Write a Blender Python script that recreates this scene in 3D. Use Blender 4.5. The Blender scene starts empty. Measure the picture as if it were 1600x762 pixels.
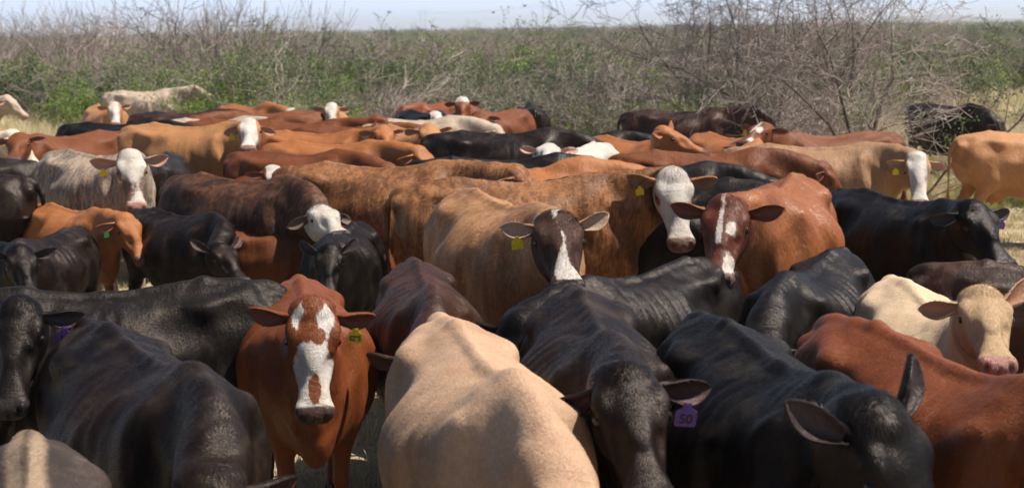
import bpy, math, random
import numpy as np
from mathutils import Vector, Matrix

R = math.radians
random.seed(7)
rng = np.random.default_rng(7)
scene = bpy.context.scene
COL = scene.collection

# ------------------------------------------------------------------ camera
CAM_H = 2.6
F_PX = 2100.0                      # focal length in photograph pixels (1600 wide)
PITCH = math.atan((381 - 50) / F_PX)
ROLL = R(0.9)
cam_data = bpy.data.cameras.new('camera')
cam_data.sensor_width = 36
cam_data.lens = 36 * F_PX / 1600
cam_data.clip_end = 20000
cam = bpy.data.objects.new('camera', cam_data)
COL.objects.link(cam)
cam.matrix_world = (Matrix.Translation((0, 0, CAM_H)) @ Matrix.Rotation(R(90) - PITCH, 4, 'X')
                    @ Matrix.Rotation(ROLL * -1, 4, 'Z'))
cam_data.dof.use_dof = True
cam_data.dof.focus_distance = 7.0
cam_data.dof.aperture_fstop = 3.5
scene.camera = cam

# ------------------------------------------------------------------ light
SUN_DIR = Vector((0.48, 0.03, 0.86)).normalized()      # towards the sun
world = bpy.data.worlds.new('World')
scene.world = world
world.use_nodes = True
wn = world.node_tree
bg = wn.nodes['Background']
sky = wn.nodes.new('ShaderNodeTexSky')
sky.sky_type = 'NISHITA'
sky.sun_disc = False
sky.sun_elevation = math.asin(SUN_DIR.z)
sky.sun_rotation = math.atan2(SUN_DIR.x, SUN_DIR.y)
sky.altitude = 150
sky.air_density = 1.0
sky.dust_density = 0.3
sky.ozone_density = 1.0
# pale hazy band of the sky low over the horizon
geo_ = wn.nodes.new('ShaderNodeTexCoord'); sx_ = wn.nodes.new('ShaderNodeSeparateXYZ'); mr_ = wn.nodes.new('ShaderNodeMapRange')
mr_.interpolation_type = 'SMOOTHSTEP'
for i_, v_ in zip((1, 2, 3, 4), (.01, .24, 1, 0)): mr_.inputs[i_].default_value = v_
mxs = wn.nodes.new('ShaderNodeMix'); mxs.data_type = 'RGBA'
wn.links.new(geo_.outputs['Generated'], sx_.inputs[0]); wn.links.new(sx_.outputs[2], mr_.inputs[0])
wn.links.new(mr_.outputs[0], mxs.inputs[0]); wn.links.new(sky.outputs[0], mxs.inputs[6])
mxs.inputs[7].default_value = (11.4, 13.8, 18.2, 1)
wn.links.new(mxs.outputs[2], bg.inputs[0])
bg.inputs[1].default_value = 0.05
sd = bpy.data.lights.new('sun', 'SUN')
sd.energy = 5.0
sd.angle = R(0.5)
sd.color = (1.0, 0.95, 0.87)
sun = bpy.data.objects.new('sun', sd)
COL.objects.link(sun)
sun.rotation_euler = SUN_DIR.to_track_quat('Z', 'Y').to_euler()
scene.view_settings.view_transform = 'Standard'
scene.view_settings.look = 'None'
scene.view_settings.gamma = 1
scene.view_settings.exposure = 0.68

# ------------------------------------------------------------------ helpers
def at(px, py, z):
    """the place whose height is z that the photograph shows at pixel (px, py)"""
    d = cam.matrix_world.to_3x3() @ Vector(((px - 800) / F_PX, -(py - 381) / F_PX, -1))
    k = (z - CAM_H) / d.z
    return Vector((d.x * k, d.y * k, z))

def tag(o, label=None, cat=None, group=None, kind=None):
    if label: o['label'] = label
    if cat: o['category'] = cat
    if group: o['group'] = group
    if kind: o['kind'] = kind
    return o

def mesh_np(name, V, Q, mats, smooth=True, tris=None, attrs=None, midx=None):
    """mesh from numpy vertices, quads (and triangles)"""
    me = bpy.data.meshes.new(name)
    nq = 0 if Q is None else len(Q)
    nt = 0 if tris is None else len(tris)
    me.vertices.add(len(V))
    me.vertices.foreach_set('co', np.asarray(V, np.float32).ravel())
    parts = []
    if nq: parts.append(np.asarray(Q, np.int32).ravel())
    if nt: parts.append(np.asarray(tris, np.int32).ravel())
    lv = np.concatenate(parts)
    me.loops.add(len(lv))
    me.loops.foreach_set('vertex_index', lv)
    me.polygons.add(nq + nt)
    starts = np.concatenate([np.arange(nq) * 4, nq * 4 + np.arange(nt) * 3]).astype(np.int32)
    me.polygons.foreach_set('loop_start', starts)
    if midx is not None:
        me.polygons.foreach_set('material_index', np.asarray(midx, np.int32))
    me.update(calc_edges=True)
    me.polygons.foreach_set('use_smooth', np.full(nq + nt, smooth))
    for m in (mats if isinstance(mats, (list, tuple)) else [mats]):
        me.materials.append(m)
    for k, a in (attrs or {}).items():
        a = np.asarray(a, np.float32)
        if a.ndim == 1:
            me.attributes.new(k, 'FLOAT', 'POINT').data.foreach_set('value', a)
        else:
            me.attributes.new(k, 'FLOAT_VECTOR', 'POINT').data.foreach_set('vector', a.ravel())
    return me

def link(name, me, parent=None):
    o = bpy.data.objects.new(name, me)
    COL.objects.link(o)
    if parent: o.parent = parent
    return o

def sstep(x, a, b):
    t = np.clip((x - a) / (b - a), 0, 1)
    return t * t * (3 - 2 * t)

class NT:
    """small helper for writing node materials"""
    def __init__(self, name):
        self.m = bpy.data.materials.new(name)
        self.m.use_nodes = True
        self.t = self.m.node_tree
        self.b = self.t.nodes['Principled BSDF']
    def n(self, kind, **kw):
        nd = self.t.nodes.new(kind)
        for k, v in kw.items():
            setattr(nd, k, v)
        return nd
    def l(self, a, b): self.t.links.new(a, b)
    def set(self, sock, v):
        if isinstance(v, bpy.types.NodeSocket): self.l(v, sock)
        else: sock.default_value = v
    def attr(self, name, out='Fac'):
        nd = self.n('ShaderNodeAttribute'); nd.attribute_name = name
        return nd.outputs[out]
    def noise(self, vec, scale, detail=3, rough=0.5, out='Fac', dist=0.0):
        nd = self.n('ShaderNodeTexNoise')
        if vec is not None: self.l(vec, nd.inputs['Vector'])
        nd.inputs['Scale'].default_value = scale
        nd.inputs['Detail'].default_value = detail
        nd.inputs['Roughness'].default_value = rough
        nd.inputs['Distortion'].default_value = dist
        return nd.outputs[out]
    def mapping(self, vec, scale=(1, 1, 1), rot=(0, 0, 0), loc=(0, 0, 0)):
        nd = self.n('ShaderNodeMapping')
        self.l(vec, nd.inputs[0])
        nd.inputs['Scale'].default_value = scale
        nd.inputs['Rotation'].default_value = rot
        self.set(nd.inputs['Location'], loc)
        return nd.outputs[0]
    def ramp(self, f, a, b, c0=0.0, c1=1.0):
        nd = self.n('ShaderNodeMapRange')
        nd.interpolation_type = 'SMOOTHSTEP'
        self.set(nd.inputs[0], f)
        for i, v in zip((1, 2, 3, 4), (a, b, c0, c1)): nd.inputs[i].default_value = v
        return nd.outputs[0]
    def math(self, op, a, b=0.0):
        nd = self.n('ShaderNodeMath', operation=op)
        self.set(nd.inputs[0], a); self.set(nd.inputs[1], b)
        return nd.outputs[0]
    def mix(self, f, a, b):
        nd = self.n('ShaderNodeMix', data_type='RGBA')
        self.set(nd.inputs[0], f)
        self.set(nd.inputs[6], a if isinstance(a, bpy.types.NodeSocket) else (*a, 1))
        self.set(nd.inputs[7], b if isinstance(b, bpy.types.NodeSocket) else (*b, 1))
        return nd.outputs[2]
    def bump(self, h, strength=0.3, dist=0.01, normal=None):
        nd = self.n('ShaderNodeBump')
        nd.inputs['Strength'].default_value = strength
        nd.inputs['Distance'].default_value = dist
        self.l(h, nd.inputs['Height'])
        if normal: self.l(normal, nd.inputs['Normal'])
        return nd.outputs[0]

# ================================================================== CATTLE
# An implicit cow body is meshed once per level of detail and build, then
# bent into each animal's own pose.
FUR_D = 12.0
NB = np.array((0.50, 0, 1.12)); NP = np.array((1.10, 0, 1.45))     # base and top of the neck
NA = (NP - NB); NL = np.linalg.norm(NA); NA = NA / NL
HX = np.array((math.cos(R(40)), 0, -math.sin(R(40))))              # along the face
HZ = np.array((math.sin(R(40)), 0, math.cos(R(40))))               # out of the forehead
HP = NP + 0.0 * HX

def dense(keys):
    """smooth curve through keys (u, a, b, c, ..)"""
    k = np.array(keys, float)
    u = np.linspace(k[0, 0], k[-1, 0], 200)
    out = [u]
    for c in range(1, k.shape[1]):
        x, y = k[:, 0], k[:, c]
        h = np.diff(x); dl = np.diff(y) / h
        m = np.zeros(len(x)); m[0] = dl[0]; m[-1] = dl[-1]
        for i in range(1, len(x) - 1):
            m[i] = 0 if dl[i - 1] * dl[i] <= 0 else 2 * dl[i - 1] * dl[i] / (dl[i - 1] + dl[i])
        i = np.clip(np.searchsorted(x, u) - 1, 0, len(x) - 2)
        t = (u - x[i]) / h[i]
        out.append((2*t**3-3*t**2+1)*y[i] + (t**3-2*t**2+t)*h[i]*m[i] + (-2*t**3+3*t**2)*y[i+1] + (t**3-t**2)*h[i]*m[i+1])
    return np.array(out)

class Field:
    def __init__(s, xs, ys, zs):
        s.xs, s.ys, s.zs = xs, ys, zs
        s.d = np.full((len(xs), len(ys), len(zs)), 0.6, np.float32)
    def region(s, lo, hi):
        sl = []
        for ax, a, b in zip((s.xs, s.ys, s.zs), lo, hi):
            i = max(np.searchsorted(ax, a) - 1, 0); j = min(np.searchsorted(ax, b) + 1, len(ax))
            sl.append(slice(i, max(j, i + 1)))
        X = s.xs[sl[0]][:, None, None]; Y = s.ys[sl[1]][None, :, None]; Z = s.zs[sl[2]][None, None, :]
        return tuple(sl), X, Y, Z
    def put(s, sl, d, k, cut=False):
        a = s.d[sl]
        if cut:                                  # smooth subtraction
            b = -d; h = np.maximum(k - np.abs(a - b), 0) / k
            s.d[sl] = np.maximum(a, b) + h * h * k / 4
        else:
            h = np.maximum(k - np.abs(a - d), 0) / k
            s.d[sl] = np.minimum(a, d) - h * h * k / 4
    def ell(s, c, r, k=0.05, rot=0.0, cut=False):
        m = max(r) + k + 0.02
        sl, X, Y, Z = s.region([c[i] - m for i in range(3)], [c[i] + m for i in range(3)])
        x, y, z = X - c[0], Y - c[1], Z - c[2]
        if rot:
            ca, sa = math.cos(R(rot)), math.sin(R(rot))
            x, z = x * ca + z * sa, -x * sa + z * ca
        k0 = np.sqrt((x / r[0])**2 + (y / r[1])**2 + (z / r[2])**2)
        k1 = np.sqrt((x / r[0]**2)**2 + (y / r[1]**2)**2 + (z / r[2]**2)**2) + 1e-6
        s.put(sl, k0 * (k0 - 1) / k1, k, cut)
    def cone(s, a, b, ra, rb, k=0.05, sy=1.0, cut=False):
        m = max(ra, rb) + k + 0.02
        lo = [min(a[i], b[i]) - m for i in range(3)]; hi = [max(a[i], b[i]) + m for i in range(3)]
        sl, X, Y, Z = s.region(lo, hi)
        a = np.array(a, float); b = np.array(b, float); ab = b - a
        x, y, z = X - a[0], Y - a[1], Z - a[2]
        t = np.clip((x * ab[0] + y * ab[1] + z * ab[2]) / (ab @ ab), 0, 1)
        d = np.sqrt((x - t * ab[0])**2 + ((y - t * ab[1]) * sy)**2 + (z - t * ab[2])**2) - (ra + (rb - ra) * t)
        s.put(sl, d, k, cut)
    def loft(s, o, ax, up, T, k, ntop=2.0, nbot=2.0, box=None):
        sl, X, Y, Z = s.region(*box)
        x, z = X - o[0], Z - o[2]
        u = x * ax[0] + z * ax[2]; w = x * up[0] + z * up[2]; y = np.abs(Y - 0)
        uc = np.clip(u, T[0, 0], T[0, -1])
        W, tp, bt = (np.maximum(np.interp(uc, T[0], T[k]), .012) for k in (1, 2, 3))
        c = (tp - bt) / 2 if False else 0
        def q(hh, n): return ((y / W)**n + (np.abs(w) / hh)**n)**(1 / n)
        Q = np.where(w > 0, q(tp, ntop), q(bt, nbot))
        mn = np.minimum(W, np.where(w > 0, tp, bt))
        d = (Q - 1) * mn
        over = np.abs(u - uc)
        d = np.where(over > 0, np.sqrt(np.maximum(d, 0)**2 + over**2), d)
        s.put(sl, d, k)

def surface_nets(d, xs, ys, zs):
    ins = d < 0
    c = np.zeros(tuple(n - 1 for n in d.shape), np.int8)
    for i in (0, 1):
        for j in (0, 1):
            for k in (0, 1):
                c += ins[i:d.shape[0]-1+i, j:d.shape[1]-1+j, k:d.shape[2]-1+k]
    act = (c > 0) & (c < 8)
    I, J, K = np.nonzero(act)
    idx = -np.ones(act.shape, np.int64); idx[I, J, K] = np.arange(len(I))
    acc = np.zeros((len(I), 3)); cnt = np.zeros(len(I))
    cs = [(i, j, k) for i in (0, 1) for j in (0, 1) for k in (0, 1)]
    for a in cs:
        for ax in range(3):
            if a[ax]: continue
            b = list(a); b[ax] = 1
            da = d[I+a[0], J+a[1], K+a[2]]; db = d[I+b[0], J+b[1], K+b[2]]
            m = (da < 0) != (db < 0)
            t = np.where(m, da / np.where(m, da - db, 1), 0)
            P = []
            for q, (arr, id0) in enumerate(((xs, I), (ys, J), (zs, K))):
                pa = arr[id0 + a[q]]; pb = arr[id0 + b[q]]
                P.append(pa + (pb - pa) * t)
            acc += np.stack(P, 1) * m[:, None]; cnt += m
    V = acc / cnt[:, None]
    Q = []
    for ax in range(3):
        lo = [slice(None)] * 3; hi = [slice(None)] * 3
        lo[ax] = slice(0, -1); hi[ax] = slice(1, None)
        A = ins[tuple(lo)]; B = ins[tuple(hi)]
        ch = A != B
        o1, o2 = [(1, 2), (2, 0), (0, 1)][ax]
        e = np.array(np.nonzero(ch)).T
        ok = (e[:, o1] > 0) & (e[:, o2] > 0) & (e[:, o1] < d.shape[o1]-1) & (e[:, o2] < d.shape[o2]-1)
        e = e[ok]; fl = A[e[:, 0], e[:, 1], e[:, 2]]
        def g(s1, s2):
            f = e.copy(); f[:, o1] -= s1; f[:, o2] -= s2
            return idx[f[:, 0], f[:, 1], f[:, 2]]
        q = np.stack([g(1, 1), g(0, 1), g(0, 0), g(1, 0)], 1)
        q[~fl] = q[~fl][:, ::-1]
        Q.append(q)
    return V, np.concatenate(Q)

def axis(segs):
    out = []
    for a, b, s in segs:
        n = max(1, int(round((b - a) / s)))
        out += list(np.linspace(a, b, n + 1)[:-1])
    out.append(segs[-1][1])
    return np.array(out)

def make_template(lod=1.0, thin=0.5, hump=0.0, belly=1.0):
    xs = axis([(-1.08, 1.0, .0135*lod), (1.0, 1.68, .0095*lod)])
    yh = axis([(0, .17, .0095*lod), (.17, .50, .0135*lod)])
    zs = axis([(-.03, .62, .018*lod), (.62, 1.0, .014*lod), (1.0, 1.66, .0115*lod)])
    F = Field(xs, yh, zs)
    Zc = 1.02
    #        x     halfwidth  top    bottom
    T = dense([(-.88, .075, 1.315-Zc, Zc-1.10), (-.82, .15, 1.350-Zc, Zc-.95), (-.72, .215, 1.375-Zc, Zc-.80),
               (-.58, .255, 1.392-Zc, Zc-.73), (-.45, .275, 1.395-Zc, Zc-.70), (-.25, .340, 1.375-Zc, Zc-.64),
               (0.0, .388*belly, 1.352-Zc, Zc-.575), (.2, .385*belly, 1.350-Zc, Zc-.56), (.36, .325, 1.372-Zc, Zc-.575),
               (.50, .265, 1.385-Zc, Zc-.60), (.66, .205, 1.335-Zc, Zc-.66), (.80, .12, 1.25-Zc, Zc-.76)])
    F.loft((0, 0, Zc), (1, 0, 0), (0, 0, 1), T, .03, 1.92 - .14*thin, 2.25, ((-1.0, -.1, .45), (.95, .5, 1.5)))
    # neck
    N = dense([(-.12, .19, .21, .36), (.05, .175, .215, .36), (.25, .145, .175, .31), (.45, .125, .140, .26), (.58, .112, .108, .225), (.66, .080, .065, .17), (.71, .045, .025, .11)])
    NU = np.array((-NA[2], 0, NA[0]))
    F.loft(NB, NA, NU, N, .13, 2.0, 1.9, ((.2, -.1, .55), (1.35, .4, 1.65)))
    # loose skin under the throat, brisket
    F.ell((.74, 0, .80), (.13, .07, .18), .10, 25)
    F.cone((.70, 0, .72), (1.02, 0, 1.16), .05, .035, .08, 1.6)
    # shoulder, thigh
    for s in (1,):
        F.ell((.50, .198, 1.05), (.13, .082, .26), .06, -14)
        F.ell((.45, .20, .84), (.11, .07, .15), .06)
        F.cone((.60, .13, 1.28), (.52, .20, 1.05), .035, .05, .07)
        F.ell((-.63, .155, 1.02), (.20, .105, .27), .08, 12)
        F.ell((-.50, .185, .86), (.13, .075, .16), .07, 30)
        # front leg
        F.cone((.46, .17, .86), (.42, .165, .66), .085, .062, .06)
        F.cone((.42, .165, .66), (.455, .15, .42), .060, .042, .03)
        F.ell((.462, .15, .41), (.045, .043, .055), .02)
        F.cone((.455, .15, .40), (.45, .15, .14), .034, .030, .02)
        F.ell((.455, .15, .125), (.040, .038, .038), .02)
        F.cone((.46, .15, .12), (.49, .15, .05), .034, .042, .02)
        F.cone((.50, .15, .035), (.505, .15, .03), .052, .052, .015)
        # hind leg
        F.cone((-.52, .185, .84), (-.62, .17, .66), .105, .068, .07)
        F.cone((-.62, .17, .66), (-.745, .155, .50), .066, .046, .04)
        F.ell((-.765, .155, .50), (.045, .038, .06), .025)
        F.cone((-.76, .155, .48), (-.715, .155, .15), .037, .031, .02)
        F.ell((-.712, .155, .13), (.042, .038, .040), .02)
        F.cone((-.71, .155, .13), (-.68, .155, .05), .034, .042, .02)
        F.cone((-.67, .155, .035), (-.665, .155, .03), .052, .052, .015)
        # hip bones and pin bones
        F.ell((-.43, .205, 1.262 + .006*thin), (.065, .034, .030), .12)
        F.cone((-.45, .195, 1.270), (-.68, .09, 1.315), .016, .016, .08)
        F.ell((-.86, .085, 1.235), (.045, .038, .045), .07)
        # hollows: flank, between hip and pin bone, behind the shoulder
        F.ell((-.26, .350, 1.215), (.12 + .02*thin, .060 + .022*thin, .085), .12, 18, cut=True)
        F.ell((-.63, .290, 1.250), (.12, .04 + .02*thin, .05), .10, cut=True)
        F.ell((.30, .385, 1.0), (.05, .05 + .012*thin, .20), .08, -12, cut=True)
        F.ell((.70, .235, 1.15), (.07, .06, .16), .09, 35, cut=True)
        F.ell((.26, .215, 1.392), (.16, .075, .05), .09, -4, cut=True)
        F.ell((-.20, .20, 1.42), (.18, .08, .055), .09, 3, cut=True)
        F.ell((.74, .165, 1.36), (.14, .060, .10), .08, -25, cut=True)
    # spine ridge
    F.cone((-.82, 0, 1.332), (-.45, 0, 1.388), .014, .018, .05)
    F.cone((-.45, 0, 1.392), (.10, 0, 1.352), .016, .014, .05)
    F.cone((.10, 0, 1.352), (.50, 0, 1.392), .014, .024, .06)
    F.cone((.50, 0, 1.385), (.80, 0, 1.43), .022, .018, .08)
    if hump: F.ell((.42, 0, 1.37), (.19, .085, .075*hump), .10, 8)
    # udder, tail
    F.ell((-.36, 0, .66), (.17, .12, .11), .07)
    F.ell((-.30, .06, .54), (.02, .02, .04), .02); F.ell((-.42, .06, .54), (.02, .02, .04), .02)
    F.cone((-.78, 0, 1.335), (-.895, 0, 1.300), .026, .027, .06)
    F.cone((-.895, 0, 1.300), (-.950, 0, 1.20), .027, .025, .02)
    F.cone((-.950, 0, 1.20), (-.965, 0, .95), .026, .02, .02)
    F.cone((-.965, 0, .95), (-.95, 0, .66), .02, .017, .02)
    F.cone((-.95, 0, .66), (-.955, 0, .50), .022, .044, .02)
    F.cone((-.955, 0, .50), (-.96, 0, .32), .044, .018, .02)
    # head
    Hd = dense([(-.05, .070, .045, .11), (.00, .096, .064, .14), (.06, .112, .078, .155), (.13, .116, .080, .160), (.20, .103, .071, .155),
                (.29, .080, .060, .125), (.37, .068, .053, .098), (.44, .075, .052, .086), (.49, .078, .046, .074), (.52, .060, .030, .052)])
    F.loft(HP, HX, HZ, Hd, .07, 2.5, 2.1, ((.95, -.1, .9), (1.75, .3, 1.7)))
    def h(u, v, w): p = HP + HX*u + HZ*w; return (p[0], v, p[2])
    F.ell(h(.125, .088, .042), (.050, .030, .028), .03, 40 - 80)
    F.ell(h(.025, 0, .058), (.045, .05, .032), .05, -40)            # poll
    F.ell(h(.165, .112, .018), (.030, .018, .022), .02, -40, cut=True)
    F.ell(h(.163, .098, .018), (.030, .020, .026), .012, -40)
    F.ell(h(.12, .060, -.075), (.095, .040, .075), .035, -40)     # cheek
    F.ell(h(.25, .062, -.012), (.07, .014, .014), .03, -40)       # facial crest
    F.ell(h(.20, 0, .062), (.10, .035, .016), .04, -40)
    F.ell(h(.30, .072, .035), (.06, .02, .02), .04, -40, cut=True)
    F.ell(h(.468, .056, .012), (.036, .028, .034), .02, -40)      # nostril wings
    F.ell(h(.502, .050, .018), (.017, .014, .016), .012, -40, cut=True)
    F.ell(h(.525, 0, .0), (.02, .004, .03), .012, -40, cut=True)
    F.ell(h(.445, 0, -.075), (.060, .044, .026), .02, -40)        # lower lip and chin
    F.ell(h(.49, .03, -.052), (.05, .05, .0045), .008, -40, cut=True)
    # ribs and folds
    X = xs[:, None, None]; Y = yh[None, :, None]; Z = zs[None, None, :]
    env = sstep(X, -.18, .0) * (1 - sstep(X, .30, .42)) * sstep(Z, .78, .95) * (1 - sstep(Z, 1.27, 1.345)) * sstep(Y, .12, .2)
    F.d += (env * (.0012 + .0042*thin) * (.55 + .45*np.sin(7*X + 5*Z)) * np.sin(2*np.pi*(X + .22*(Z - 1) + .012*np.sin(9*Z))/.085)).astype(np.float32)
    rn = (X - NB[0])*NA[0] + (Z - NB[2])*NA[2]; rw = (Z - NB[2])*NA[0] - (X - NB[0])*NA[2]
    env = sstep(rn, .12, .28) * (1 - sstep(rn, .5, .62)) * sstep(rw, -.05, .05) * sstep(Y, -.01, .04)
    F.d += (env * .0020 * (.5+.5*np.sin(11*X+13*Z)) * np.sin(2*np.pi*(rn + .15*rw + .01*np.sin(12*Z))/.05)).astype(np.float32)
    env = sstep(X, .50, .62) * (1 - sstep(rn, .30, .42)) * (1 - sstep(rw, -.12, -.02)) * sstep(Z, .68, .8)
    F.d += (env * .0035 * (.5+.5*np.sin(9*X-8*Z)) * np.sin(2*np.pi*(X*.6 + .5*Z)/.07)).astype(np.float32)
    d = np.concatenate([F.d[:, :0:-1, :], F.d], 1)
    ys = np.concatenate([-yh[:0:-1], yh])
    V, Q = surface_nets(d, xs, ys, zs)
    return V, Q

def ear_mesh(side, nu, nv, length=.225, width=.118, droop=12, fwd=12, back=8, twist=0):
    """leaf-shaped cupped ear in head coordinates (u, v, w); returns verts, quads, inner flag"""
    U = np.linspace(0, 1, nu); Vv = np.linspace(-1, 1, nv)
    uu, vv = np.meshgrid(U, Vv, indexing='ij')
    prof = np.interp(uu, [0, .10, .25, .42, .6, .76, .88, .96, 1], [.34, .42, .74, .98, 1.0, .82, .54, .27, .05])
    curl = np.interp(uu, [0, .25, .6, 1], [2.4, 1.7, 1.15, .8])
    hw = width/2*prof
    rad = hw/np.minimum(curl, 1.6)
    yy = rad*np.sin(vv*curl); zz = rad*(1-np.cos(vv*curl))
    xx = uu*length
    yy = yy - .02*np.sin(uu*2.5)
    front = np.stack([xx, yy, zz], -1)
    th = .006*np.sqrt(np.clip(1-vv**2, 0, 1)) + .001
    # thickness away from the opening
    nrm = np.stack([np.zeros_like(xx), -np.sin(vv*curl), -np.cos(vv*curl)*-1], -1)
    nrm = np.stack([np.zeros_like(xx), np.sin(vv*curl), -np.cos(vv*curl)], -1)
    back_ = front + nrm*(th*2.2)[..., None]
    P = np.concatenate([front.reshape(-1, 3), back_.reshape(-1, 3)])
    n = nu*nv
    i, j = np.meshgrid(np.arange(nu-1), np.arange(nv-1), indexing='ij')
    a = (i*nv+j).ravel(); b = a+1; c = a+nv+1; d = a+nv
    qf = np.stack([a, b, c, d], 1); qb = np.stack([a, d, c, b], 1)+n
    rim = []
    for i in range(nu-1):
        for j, s in ((0, 1), (nv-1, -1)):
            q = [i*nv+j, (i+1)*nv+j, (i+1)*nv+j+n, i*nv+j+n]
            rim.append(q[::s])
    for j in range(nv-1):
        q = [(nu-1)*nv+j, (nu-1)*nv+j+1, (nu-1)*nv+j+1+n, (nu-1)*nv+j+n]; rim.append(q)
    Q = np.concatenate([qf, qb, np.array(rim)])
    # ear frame in head coordinates (u forward along face, v left, w out of forehead)
    M = (Matrix.Rotation(R(-back), 3, 'Z') @ Matrix.Rotation(R(droop), 3, 'X'))
    # local x -> outwards (v), local y -> towards the top/back of head, local z -> opening (forwards along face normal)
    ex = Vector((-math.sin(R(back)), math.cos(R(back))*math.cos(R(droop)), -math.sin(R(droop))))
    ez0 = Vector((math.sin(R(fwd)), 0, math.cos(R(fwd))))
    # opening points between down the face (u) and out of the forehead (w)
    ez0 = Vector((.75, 0, .66)); ez0 = (ez0 - ex*ez0.dot(ex)).normalized()
    ez0 = Matrix.Rotation(R(twist), 3, ex) @ ez0
    ey = ez0.cross(ex)
    B = np.array([ex, ey, ez0])
    P = P @ B + np.array((.045, .088, .005))
    if side < 0:
        P[:, 1] *= -1; Q = Q[:, ::-1]
    inner = np.concatenate([np.ones(n), np.zeros(n)])
    ends = (P[n//2 + 0], B)
    return P, Q, inner

def largest_piece(V, Q):
    lab = np.arange(len(V))
    e = np.concatenate([Q[:, [0, 1]], Q[:, [1, 2]], Q[:, [2, 3]], Q[:, [3, 0]]])
    while True:
        m = np.minimum(lab[e[:, 0]], lab[e[:, 1]]); new = lab.copy()
        np.minimum.at(new, e[:, 0], m); np.minimum.at(new, e[:, 1], m)
        new = new[new]
        if (new == lab).all(): break
        lab = new
    keep = lab == np.bincount(lab).argmax()
    idx = np.cumsum(keep)-1
    return V[keep], idx[Q[keep[Q].all(1)]]

TEMPL = {}
def template(lod, kind):
    if (lod, kind) not in TEMPL:
        p = {'thin': dict(thin=1.0), 'full': dict(thin=0.25, belly=1.04), 'hump': dict(thin=.45, hump=1.0)}[kind]
        V, Q = largest_piece(*make_template(lod, **p))
        t = ((V - NB) @ NA) / NL
        hc = V - HP
        hc = np.stack([hc @ HX, hc[:, 1], hc @ HZ], 1)
        wh = sstep(hc[:, 0], -.16, .06) * sstep(t, .62, .92)
        Nn = np.zeros_like(V); fn = np.cross(V[Q[:, 2]]-V[Q[:, 0]], V[Q[:, 3]]-V[Q[:, 1]])
        for k in range(4): np.add.at(Nn, Q[:, k], fn)
        Nn /= np.linalg.norm(Nn, axis=1)[:, None]+1e-12
        TEMPL[(lod, kind)] = (V, Q, t, hc, wh, Nn)
    return TEMPL[(lod, kind)]

def rot4(axis_, a, p):
    p = Vector(p)
    return Matrix.Translation(p) @ Matrix.Rotation(a, 4, axis_) @ Matrix.Translation(-p)

def vnoise(P, f, seed=0):
    """cheap smooth 3D noise for numpy points"""
    r = np.random.default_rng(seed)
    out = np.zeros(len(P))
    for i in range(6):
        k = r.normal(size=3); k = k/np.linalg.norm(k)*f*(.7+.6*r.random())
        out += np.sin(P @ k + r.random()*6.28)
    return out/2.4

# face markings: signed fields in head coordinates, positive = white hair
def marking(kind, hc, V, wh, seed):
    u, v, w = hc.T; av = np.abs(v)
    far = -0.2*np.ones(len(u))
    n = vnoise(V, 22, seed)*.012
    head = np.minimum(sstep(wh, .2, .9)*.2-.1, .08)
    if kind == 'white':                     # full white face
        f = np.minimum(u+.03, .5) + n
        f = np.minimum(f, .12-np.maximum(0, -w-.02)*.9)
        return np.minimum(f, head)
    if kind in ('bald', 'broad'):           # white face, coloured round the eyes
        f = np.minimum(u+(.03 if kind == 'bald' else .05), .5) + n
        if kind == 'bald': f = np.minimum(f, .080+.10*np.clip(u-.25, 0, 1)-av+n)
        f = np.minimum(f, w+.085)
        e = np.sqrt(((u-.165)*.8)**2+((av-.105)*1.0)**2+((w-.01)*.9)**2)-.036
        return np.minimum(np.minimum(f, e+n*.5), head)
    if kind == 'blaze':                     # narrow white stripe, white muzzle
        f = .009+np.where(u > .25, np.minimum((u-.25)*.30, .045), 0)-np.abs(v+.012*np.sin(u*22)) + n*1.3
        f = np.minimum(f, w+.03)
        f = np.minimum(f, .50-u)
        return np.minimum(f, head)
    if kind == 'star':                      # thin broken marks between the eyes and beside the nose
        f = .011 - np.abs(v+.012) + n*.5
        f = np.minimum(f, .30-u)
        g = .030 - np.sqrt(((u-.20)*.6)**2+(v-.046)**2) + n*.8
        k = .030 - np.sqrt(((u-.40)*.35)**2+(v-.05)**2) + n*.8
        return np.minimum(np.minimum(np.maximum(np.maximum(f, g), k), w+.04), head)
    if kind == 'patchy':                    # the white face with red spots of the tagged red cow
        f = .094+.00*u-av*1.0 + n*.6
        f = np.where(u < .05, f+(u-.05)*.9, f)
        def sp(a, b, ru, rv): return np.sqrt(((u-a)/ru)**2+((v-b)/rv)**2)-1
        m = sp(.105, -.024, .055, .034)*.034                 # big patch on the forehead
        m = np.minimum(m, sp(.155, .022, .026, .024)*.024)
        m = np.minimum(m, sp(.150, -.060, .018, .014)*.014)
        m = np.minimum(m, sp(.17, -.128, .085, .052)*.05)     # round each eye
        m = np.minimum(m, sp(.19, .118, .085, .052)*.05)
        m = np.minimum(m, sp(.385, .002, .060, .028)*.028)    # blotch above the nose
        m = np.minimum(m, sp(.0, 0, .05, .05)*.05)
        f = np.minimum(f, m + n*.6)
        f = np.minimum(f, w+.075)
        return np.minimum(f, head)
    if kind == 'rump':                      # pale bar over the tail head, dark line along the spine
        y = np.abs(V[:, 1])
        return np.minimum(np.minimum(.060-y, y-.008)+vnoise(V, 25, seed)*.006, np.minimum(np.minimum(.42-V[:, 0], V[:, 0]+.80), V[:, 2]-1.2))
    if kind == 'poll':                      # white top of head only
        f = np.minimum(.09-u, u+.09)+n
        return np.minimum(f, head)
    if kind == 'roan':
        e = np.sqrt(((u-.165)*.8)**2+((av-.105)*1.0)**2+((w-.01)*.9)**2)-.045
        return np.minimum(np.minimum(.004+n*.8, e), head)
    if kind == 'allwhite':
        return far+.4
    return far

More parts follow.
